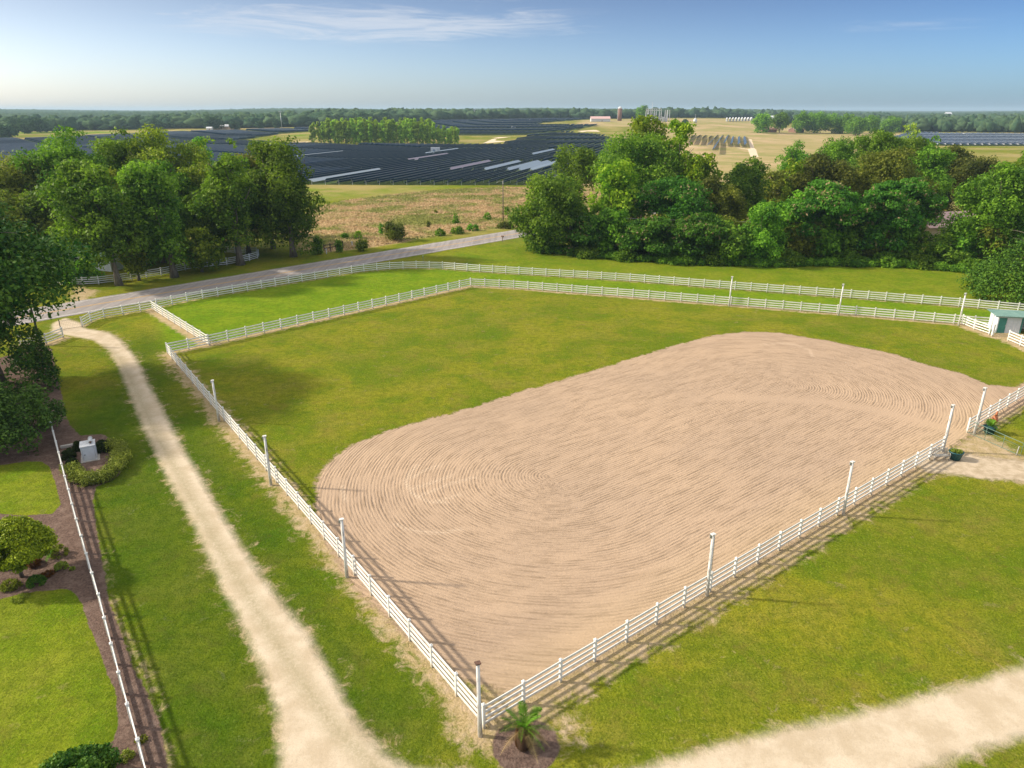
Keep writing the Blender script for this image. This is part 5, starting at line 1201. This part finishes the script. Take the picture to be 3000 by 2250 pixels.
mb = MB(); mb.tube([(.25, -.36, 1.48), (.25, -.25, 1.5)], [.06, .1], 10); mb.build('motor_nozzle', M['rust'], root)
mb = MB(); mb.box((0, 0, .02), (1.4, 1.6, .05)); mb.build('base', M['concrete'], root)
def shrub(b_, r, h, kind, label, leaf=.06, n=9000, name='shrub', cat='shrub', group=None, sx=1.0, core=True):
    TREE_N[0] += 1; rg = np.random.default_rng(900 + TREE_N[0]); p = G(*b_) if not isinstance(b_, Vector) else b_
    root = empty(name, p, 0, label, cat, group); lb = crown_lobes(rg, r, h, 'dome', 34)
    V, F, tone = leaves(rg, lb, n, leaf, up=.1, jit=.1); V[:, 0] *= sx; V[:, 2] = np.maximum(V[:, 2], .02)
    link(D.objects.new('foliage', np_mesh('foliage', V, F, M[kind], False, {'tone': ('FACE', tone)})), root)
    mb = MB(); mb.tube([(0, 0, -.05), (0, 0, h * .5)], [.06, .03], 6); mb.build('stem', M['bark'], root); return root
G6 = 'clipped round shrubs at the cabinet'
shrub((203, 1342), .55, .85, 'box', 'clipped round shrub between garden fence and white cabinet', group=G6)
shrub((213, 1363), .48, .6, 'box', 'smallest clipped round shrub nearest the camera by the cabinet', group=G6)
shrub((303, 1320), .72, .95, 'box', 'largest clipped dark round shrub right of the white cabinet', group=G6)
shrub((232, 1318), .5, .8, 'box', 'clipped round shrub half hidden behind the white cabinet', group=G6)
TREE_N[0] += 1; rg = np.random.default_rng(77); hp = [G(*q) for q in [(212, 1385), (228, 1412), (262, 1422), (300, 1412), (335, 1388), (352, 1355), (350, 1330), (325, 1312)]]
root = empty('hedge', hp[2], 0, 'crescent-shaped variegated yellow-green hedge curving round the white cabinet', 'hedge'); lb = []
for a, b_ in zip(hp, hp[1:]):
    for t in np.linspace(0, 1, 7)[:-1]:
        q = a.lerp(b_, t) - hp[2]
        for k in range(4): lb.append((q.x + rg.normal() * .22, q.y + rg.normal() * .2 + .2, .36 + rg.uniform(-.05, .12), .46, .46, .40, rg.uniform(.3, .85)))
V, F, tone = leaves(rg, np.array(lb), 26000, .07, up=.2, jit=.15); V[:, 2] = np.maximum(V[:, 2], .02)
link(D.objects.new('foliage', np_mesh('foliage', V, F, M['hedge'], False, {'tone': ('FACE', tone)})), root)
mb = MB()
for a in hp: mb.tube([a - hp[2], a - hp[2] + Vector((0, 0, .45))], .03, 5)
mb.build('stem', M['bark'], root)
o = MB(); o.box((0, 0, .12), (1.1, .25, .24)); o = o.build('concrete_kerb', M['concrete'], loc=G(200, 1310), bevel=.02); o.rotation_euler = (0, 0, .5); tag(o, 'short grey concrete block behind the round shrub left of the cabinet', 'block')
# topiary tree in the garden
p = G(66, 1690); root = empty('topiary_tree', p, 0, 'umbrella-clipped yellow-green topiary tree with bare twisted trunks in the mulch bed', 'tree')
rg = np.random.default_rng(31); lb = []
for i in range(90):
    t = rg.uniform(0, 6.28); f = math.sqrt(rg.uniform(0, 1)); lb.append((-.1 + math.cos(t) * 1.95 * f, math.sin(t) * 1.95 * f, 2.1 + 1.5 * (1 - f * f) + rg.uniform(-.1, .05), .46, .46, .38, rg.uniform(.25, .8)))
for i in range(60):
    t = rg.uniform(0, 6.28); f = rg.uniform(.3, 1); lb.append((-.1 + math.cos(t) * 1.9 * f, math.sin(t) * 1.9 * f, 1.65 + rg.uniform(0, .3), .4, .4, .3, rg.uniform(.1, .5)))
V, F, tone = leaves(rg, np.array(lb), 62000, .08, up=.3, jit=.15)
link(D.objects.new('crown', np_mesh('crown', V, F, M['topiary'], False, {'tone': ('FACE', tone)})), root)
mb = MB(); mb.tube([(0, 0, -.1), (-.1, 0, .6), (.15, .1, 1.3), (.1, .2, 2.4)], [.13, .11, .09, .06], 8); mb.tube([(0, 0, .1), (-.45, .1, .8), (-.9, .15, 1.5), (-1.0, .2, 1.6)], [.11, .09, .08, .075], 8)
mb.tube([(-.1, 0, .7), (.5, -.3, 1.6), (.7, -.2, 2.3)], [.07, .05, .03], 6); mb.tube([(0, 0, .7), (-.4, .3, 1.7), (-.5, .4, 2.4)], [.06, .045, .03], 6); mb.build('trunk', M['bark'], root, True)
shrub((238, 2345), 1.95, 2.3, 'magnolia', 'large dark green dome-shaped shrub at the bottom edge', .075, 34000, core=False)
shrub((372, 2220), .35, .35, 'hedge', 'low straggly plant right of the large dome shrub', .05, 900, 'plant', 'plant')
for b_, r, h, kd, lb, n in [((180, 1665), .42, .45, 'hedge', 'small lime-green bush in the mulch nearest the fence', 2500), ((107, 1710), .55, .55, 'magnolia', 'small dark green bush below the topiary tree', 3500), ((32, 1720), .6, .5, 'olive', 'straggly olive-coloured plant left below the topiary', 2000), ((100, 1655), .5, .45, 'redbush', 'reddish low plant beside the topiary trunk', 1500), ((140, 1685), .4, .3, 'redbush', 'rusty low plant between the dark and the lime bushes', 900), ((212, 1668), .18, .18, 'hedge', 'tiny yellow-green plant beside the lime bush', 400), ((175, 1625), .55, .75, 'olive', 'feathery dark plant behind the lime bush', 1800), ((60, 1755), .5, .22, 'olive', 'low flat plant at the mulch edge', 900), ((18, 1660), .5, .6, 'oak', 'dark shrub by the cut trunk of the topiary', 2000), ((415, 2170), .3, .2, 'olive', 'sparse weed at the lower garden fence', 300)]:
    shrub(b_, r, h, kd, lb, .05, n, 'garden_plant', 'plant', 'small plants in the mulch bed')
p = G(150, 1632); root = empty('cycad', p, 0, 'spiky blue-green fan-leaved plant under the topiary tree', 'plant'); fronds(np.random.default_rng(8), 12, .8, .25, M['palm'], root, lf=12)
# ------------------------------------------------------------------ palm
p = G(1535, 2190); root = empty('palm_tree', p, 0, 'small stocky palm with shaggy trunk in the mulch circle at the near corner', 'palm')
mb = MB(); mb.lathe((0, 0, -.05), [(.24, 0), (.33, .15), (.36, .5), (.32, .9), (.22, 1.15), (.10, 1.25)], 18); tk = mb.build('trunk', simple('palm_trunk', (0.17, 0.10, 0.055), .9, (.06, .035, .02), 20, bump=.6), root, True)
rg = np.random.default_rng(4); V = []; F = []
for i in range(26):
    for k in range(15):
        z = .04 + i * .045; a = (k + .5 * (i % 2)) / 15 * 2 * math.pi + i * .05; rb = float(np.interp(z, [0, .15, .5, .9, 1.15], [.24, .33, .36, .32, .22])); c, s_ = math.cos(a), math.sin(a); b0 = len(V); l_ = .09; wd = .055
        bx, by = c * rb, s_ * rb; tx, ty = c * (rb + .075), s_ * (rb + .075)
        V += [(bx - s_ * -wd, by - c * wd, z), (bx + s_ * -wd, by + c * wd, z), (tx + s_ * -wd * .5, ty + c * wd * .5, z + l_), (tx - s_ * -wd * .5, ty - c * wd * .5, z + l_)]; F.append((b0, b0 + 1, b0 + 2, b0 + 3))
me = np_mesh('leaf_base', np.array(V), np.array(F), simple('palm_leaf_bases', (.40, .26, .14), .85, (.16, .09, .05), 9)); o = link(D.objects.new('leaf_base', me), root); o['kind'] = 'stuff'
rg = np.random.default_rng(12)
fronds(rg, 17, 1.75, 1.2, M['palm'], root, w=.020, droop=.8, up=.95, lf=26, lw=.19)
dm = leafmat('dry_frond', (.30, .20, .09), (.45, .33, .16), .2); fronds(np.random.default_rng(2), 6, 1.3, 1.05, dm, root, 'dead_frond', w=.035, droop=1.5, up=.2, lf=22)
# ------------------------------------------------------------------ roadside bits
p = G(1472, 708); root = empty('mailbox', p, .6, 'dark mailbox on a post beside the road', 'mailbox')
mb = MB(); mb.box((0, 0, .5), (.1, .1, 1.0)); mb.build('post', M['wood'], root)
mb = MB(); mb.add([(x, y, z) for y in (-.32, .32) for x, z in ((-.16, 1.0), (.16, 1.0), (.16, 1.2), (.09, 1.32), (-.09, 1.32), (-.16, 1.2))], [(0, 1, 2, 3, 4, 5), (6, 11, 10, 9, 8, 7)] + [(i, i + 6, (i + 1) % 6 + 6, (i + 1) % 6) for i in range(6)]); mb.build('box', M['rust'], root)
mb = MB(); mb.box((.18, .1, 1.25), (.02, .04, .18)); mb.build('flag', M['rust'], root)
p = G(1240, 768); root = empty('marker_post', p, 0, 'thin green cable marker post behind the outer fence', 'post')
mb = MB(); mb.box((0, 0, .6), (.07, .07, 1.2)); mb.build('post', M['green'], root); mb = MB(); mb.box((0, 0, 1.2), (.10, .09, .12)); mb.build('cap', M['roofwhite'], root)
mb = MB(); mb.box((.4, .1, .06), (.7, .5, .12)); o = mb.build('ground_box', M['black'], loc=G(1235, 769), bevel=.02); tag(o, 'low dark utility lid on the grass beside the green marker post', 'utility box')
for x, y, lb in ((1597, 738, 'black bin at the foot of the woods, left one'), (1606, 738, 'black bin at the foot of the woods, right one')):
    root = empty('bin', G(x, y), .3, lb, 'bin', 'bins at the foot of the woods'); mb = MB(); mb.add([(sx * (.26 + .05 * k), sy * (.26 + .05 * k), k * .95) for k in (0, 1) for sx, sy in ((-1, -1), (1, -1), (1, 1), (-1, 1))], [(0, 1, 2, 3), (4, 7, 6, 5), (0, 4, 5, 1), (1, 5, 6, 2), (2, 6, 7, 3), (3, 7, 4, 0)]); mb.build('body', M['black'], root)
    mb = MB(); mb.box((0, 0, .99), (.68, .68, .07)); mb.build('lid', M['black'], root)
o = MB(); o.lathe((0, 0, 0), [(.05, 0), (.28, .1), (.3, .35), (.12, .6), (.04, .68)], 12); o = o.build('rubbish_bag', M['roofwhite'], loc=G(1617, 738), smooth=True); tag(o, 'white rubbish bag beside the black bins', 'bag')
for i, (x, y, mt, lb) in enumerate([(957, 744, 'roofwhite', 'white-topped marker post at the end of the old field fence'), (1032, 722, 'roofwhite', 'short white utility pedestal at the meadow edge'), (970, 738, 'wood', 'yellowish short post in the weeds near the old fence')]):
    root = empty('marker_post', G(x, y), 0, lb, 'post'); mb = MB(); mb.box((0, 0, .5), (.16, .16, 1.0)); mb.build('post', M[mt], root, bevel=.02); mb = MB(); mb.box((0, 0, 1.03), (.2, .2, .07)); mb.build('cap', M[mt], root)
fp = [G(x, y) for x, y in ((950, 735), (968, 732), (985, 729), (1005, 726))]; root = empty('old_wooden_fence', fp[0], 0, 'short old dark wooden fence in weeds right of the roadside trees', 'fence')
for q in fp: mb = MB(); mb.box(q - fp[0] + Vector((0, 0, .7)), (.18, .18, 1.4)); mb.build('post', M['darkwood'], root)
for z in (.5, 1.1): mb = MB(); mb.bar(fp[0] - fp[0] + Vector((0, 0, z)), fp[2] - fp[0] + Vector((0, 0, z)), .05, .14); mb.build('rail', M['darkwood'], root)
G7 = 'shrubs and saplings in the meadow'
for x, y, yt, w_, kd, lb, st in [(1158, 704, 648, 78, 'russet', 'big rounded brownish bush at the roadside edge of the meadow', 'round'), (1118, 688, 655, 16, 'mid', 'small green sapling just left of the big brownish bush', 'tall'), (1335, 655, 612, 18, 'mid', 'young pine-like sapling in the meadow', 'cone'), (1428, 643, 622, 22, 'mid', 'small green bush left of the utility pole', 'dome'), (1485, 632, 605, 20, 'mid', 'small green bush right behind the utility pole', 'dome'), (1050, 700, 675, 22, 'lime', 'bright green weed clump at the meadow edge', 'dome'), (1277, 624, 615, 10, 'olive', 'tiny shrub far in the meadow', 'dome'), (1255, 668, 646, 10, 'russet', 'thin dry sapling in the meadow', 'tall'), (1010, 700, 680, 26, 'mid', 'scruffy sapling near the old wooden fence', 'tall'), (995, 738, 700, 30, 'oak', 'dark green sapling beside the old wooden fence', 'tall'), (1060, 735, 700, 40, 'olive', 'olive weed bush near the white pedestal', 'round'), (1290, 690, 668, 30, 'mid', 'green weed clump in the roadside ditch, left', 'dome'), (1340, 684, 662, 40, 'oak', 'dark bramble in the roadside ditch', 'dome'), (1385, 675, 655, 36, 'mid', 'green bramble at the right end of the roadside ditch', 'dome'), (1480, 668, 648, 50, 'russet', 'brown dry weed patch around the foot of the utility pole', 'dome'), (930, 745, 690, 40, 'oak', 'bushy sapling at the foot of the rightmost roadside tree', 'tall')]:
    T((x, y), yt, w_, kd, lb, .0, st, leaf=.2, name='shrub', cat='shrub', group=G7, nmax=5000, limbs=3, tr=.06)
def tallgrass_mat():
    m, n, b = newmat('tall_grass'); g = N(n, 'ShaderNodeNewGeometry'); P = g.outputs['Position']; at = N(n, 'ShaderNodeAttribute', attribute_name='tone')
    mg = noise(n, P, 0.05, 6, 0.7, 1.0); c = mixc(n, at.outputs['Fac'], (0.46, 0.33, 0.17), (0.64, 0.48, 0.29))
    c = mixc(n, math_(n, 'MULTIPLY', maprange(n, mg, 0.44, 0.58), 0.85), c, (0.24, 0.28, 0.06)); n.links.new(c, b.inputs['Base Color']); b.inputs['Roughness'].default_value = .8; b.inputs['Specular IOR Level'].default_value = .1
    tr = N(n, 'ShaderNodeBsdfTranslucent'); n.links.new(c, tr.inputs[0]); mx = N(n, 'ShaderNodeMixShader', i_Fac=.4); n.links.new(b.outputs[0], mx.inputs[1]); n.links.new(tr.outputs[0], mx.inputs[2])
    n.links.new(mx.outputs[0], [q for q in n.nodes if q.type == 'OUTPUT_MATERIAL'][0].inputs[0]); return m
# tall meadow grass tufts
rg = np.random.default_rng(55); Lm = PIX(meadow_px); lo, hi = Lm.min(0), Lm.max(0); P = rg.uniform(lo, hi, (120000, 2)); P = P[inside(P, Lm)][:36000]; n = len(P)
a = rg.uniform(0, math.pi, n); hgt = rg.uniform(.2, .45, n); wdt = rg.uniform(.08, .22, n); c, s_ = np.cos(a) * wdt, np.sin(a) * wdt; z0 = np.zeros(n)
lean = rg.normal(size=(n, 2)) * .2
V = np.stack([np.stack([P[:, 0] - c, P[:, 1] - s_, z0], 1), np.stack([P[:, 0] + c, P[:, 1] + s_, z0], 1), np.stack([P[:, 0] + c * 1.4 + lean[:, 0], P[:, 1] + s_ * 1.4 + lean[:, 1], hgt], 1), np.stack([P[:, 0] - c * 1.4 + lean[:, 0], P[:, 1] - s_ * 1.4 + lean[:, 1], hgt * .8], 1)], 1).reshape(-1, 3)
me = np_mesh('tall_grass', V, np.arange(4 * n).reshape(n, 4), tallgrass_mat(), False, {'tone': ('FACE', np.clip(.55 + rg.normal(size=n) * .3, 0, 1))})
tag(link(D.objects.new('tall_grass', me)), 'tall tan meadow grass beyond the road', 'grass', kind='stuff')
# ------------------------------------------------------------------ haze
def haze(density):
    mb = MB(); mb.box((0, 7000 - 300, 30), (26000, 15400, 0.1)); o = None
    V = [(x, y, z) for x in (-15000, 15000) for y in (-600, 15000) for z in (-8, 75)]
    me = D.meshes.new('haze'); me.from_pydata(V, [], [(0, 1, 3, 2), (4, 6, 7, 5), (0, 4, 5, 1), (2, 3, 7, 6), (0, 2, 6, 4), (1, 5, 7, 3)]); me.update()
    m = D.materials.new('haze'); m.use_nodes = True; n = m.node_tree; n.nodes.clear(); o_ = n.nodes.new('ShaderNodeOutputMaterial'); v = n.nodes.new('ShaderNodeVolumePrincipled')
    v.inputs['Color'].default_value = (.60, .82, 1.0, 1); v.inputs['Density'].default_value = density; v.inputs['Anisotropy'].default_value = 0.1
    n.links.new(v.outputs[0], o_.inputs['Volume']); me.materials.append(m)
    o = link(D.objects.new('haze', me)); tag(o, 'thin bluish haze over the whole countryside', 'haze', kind='stuff'); return o
haze(0.00011)
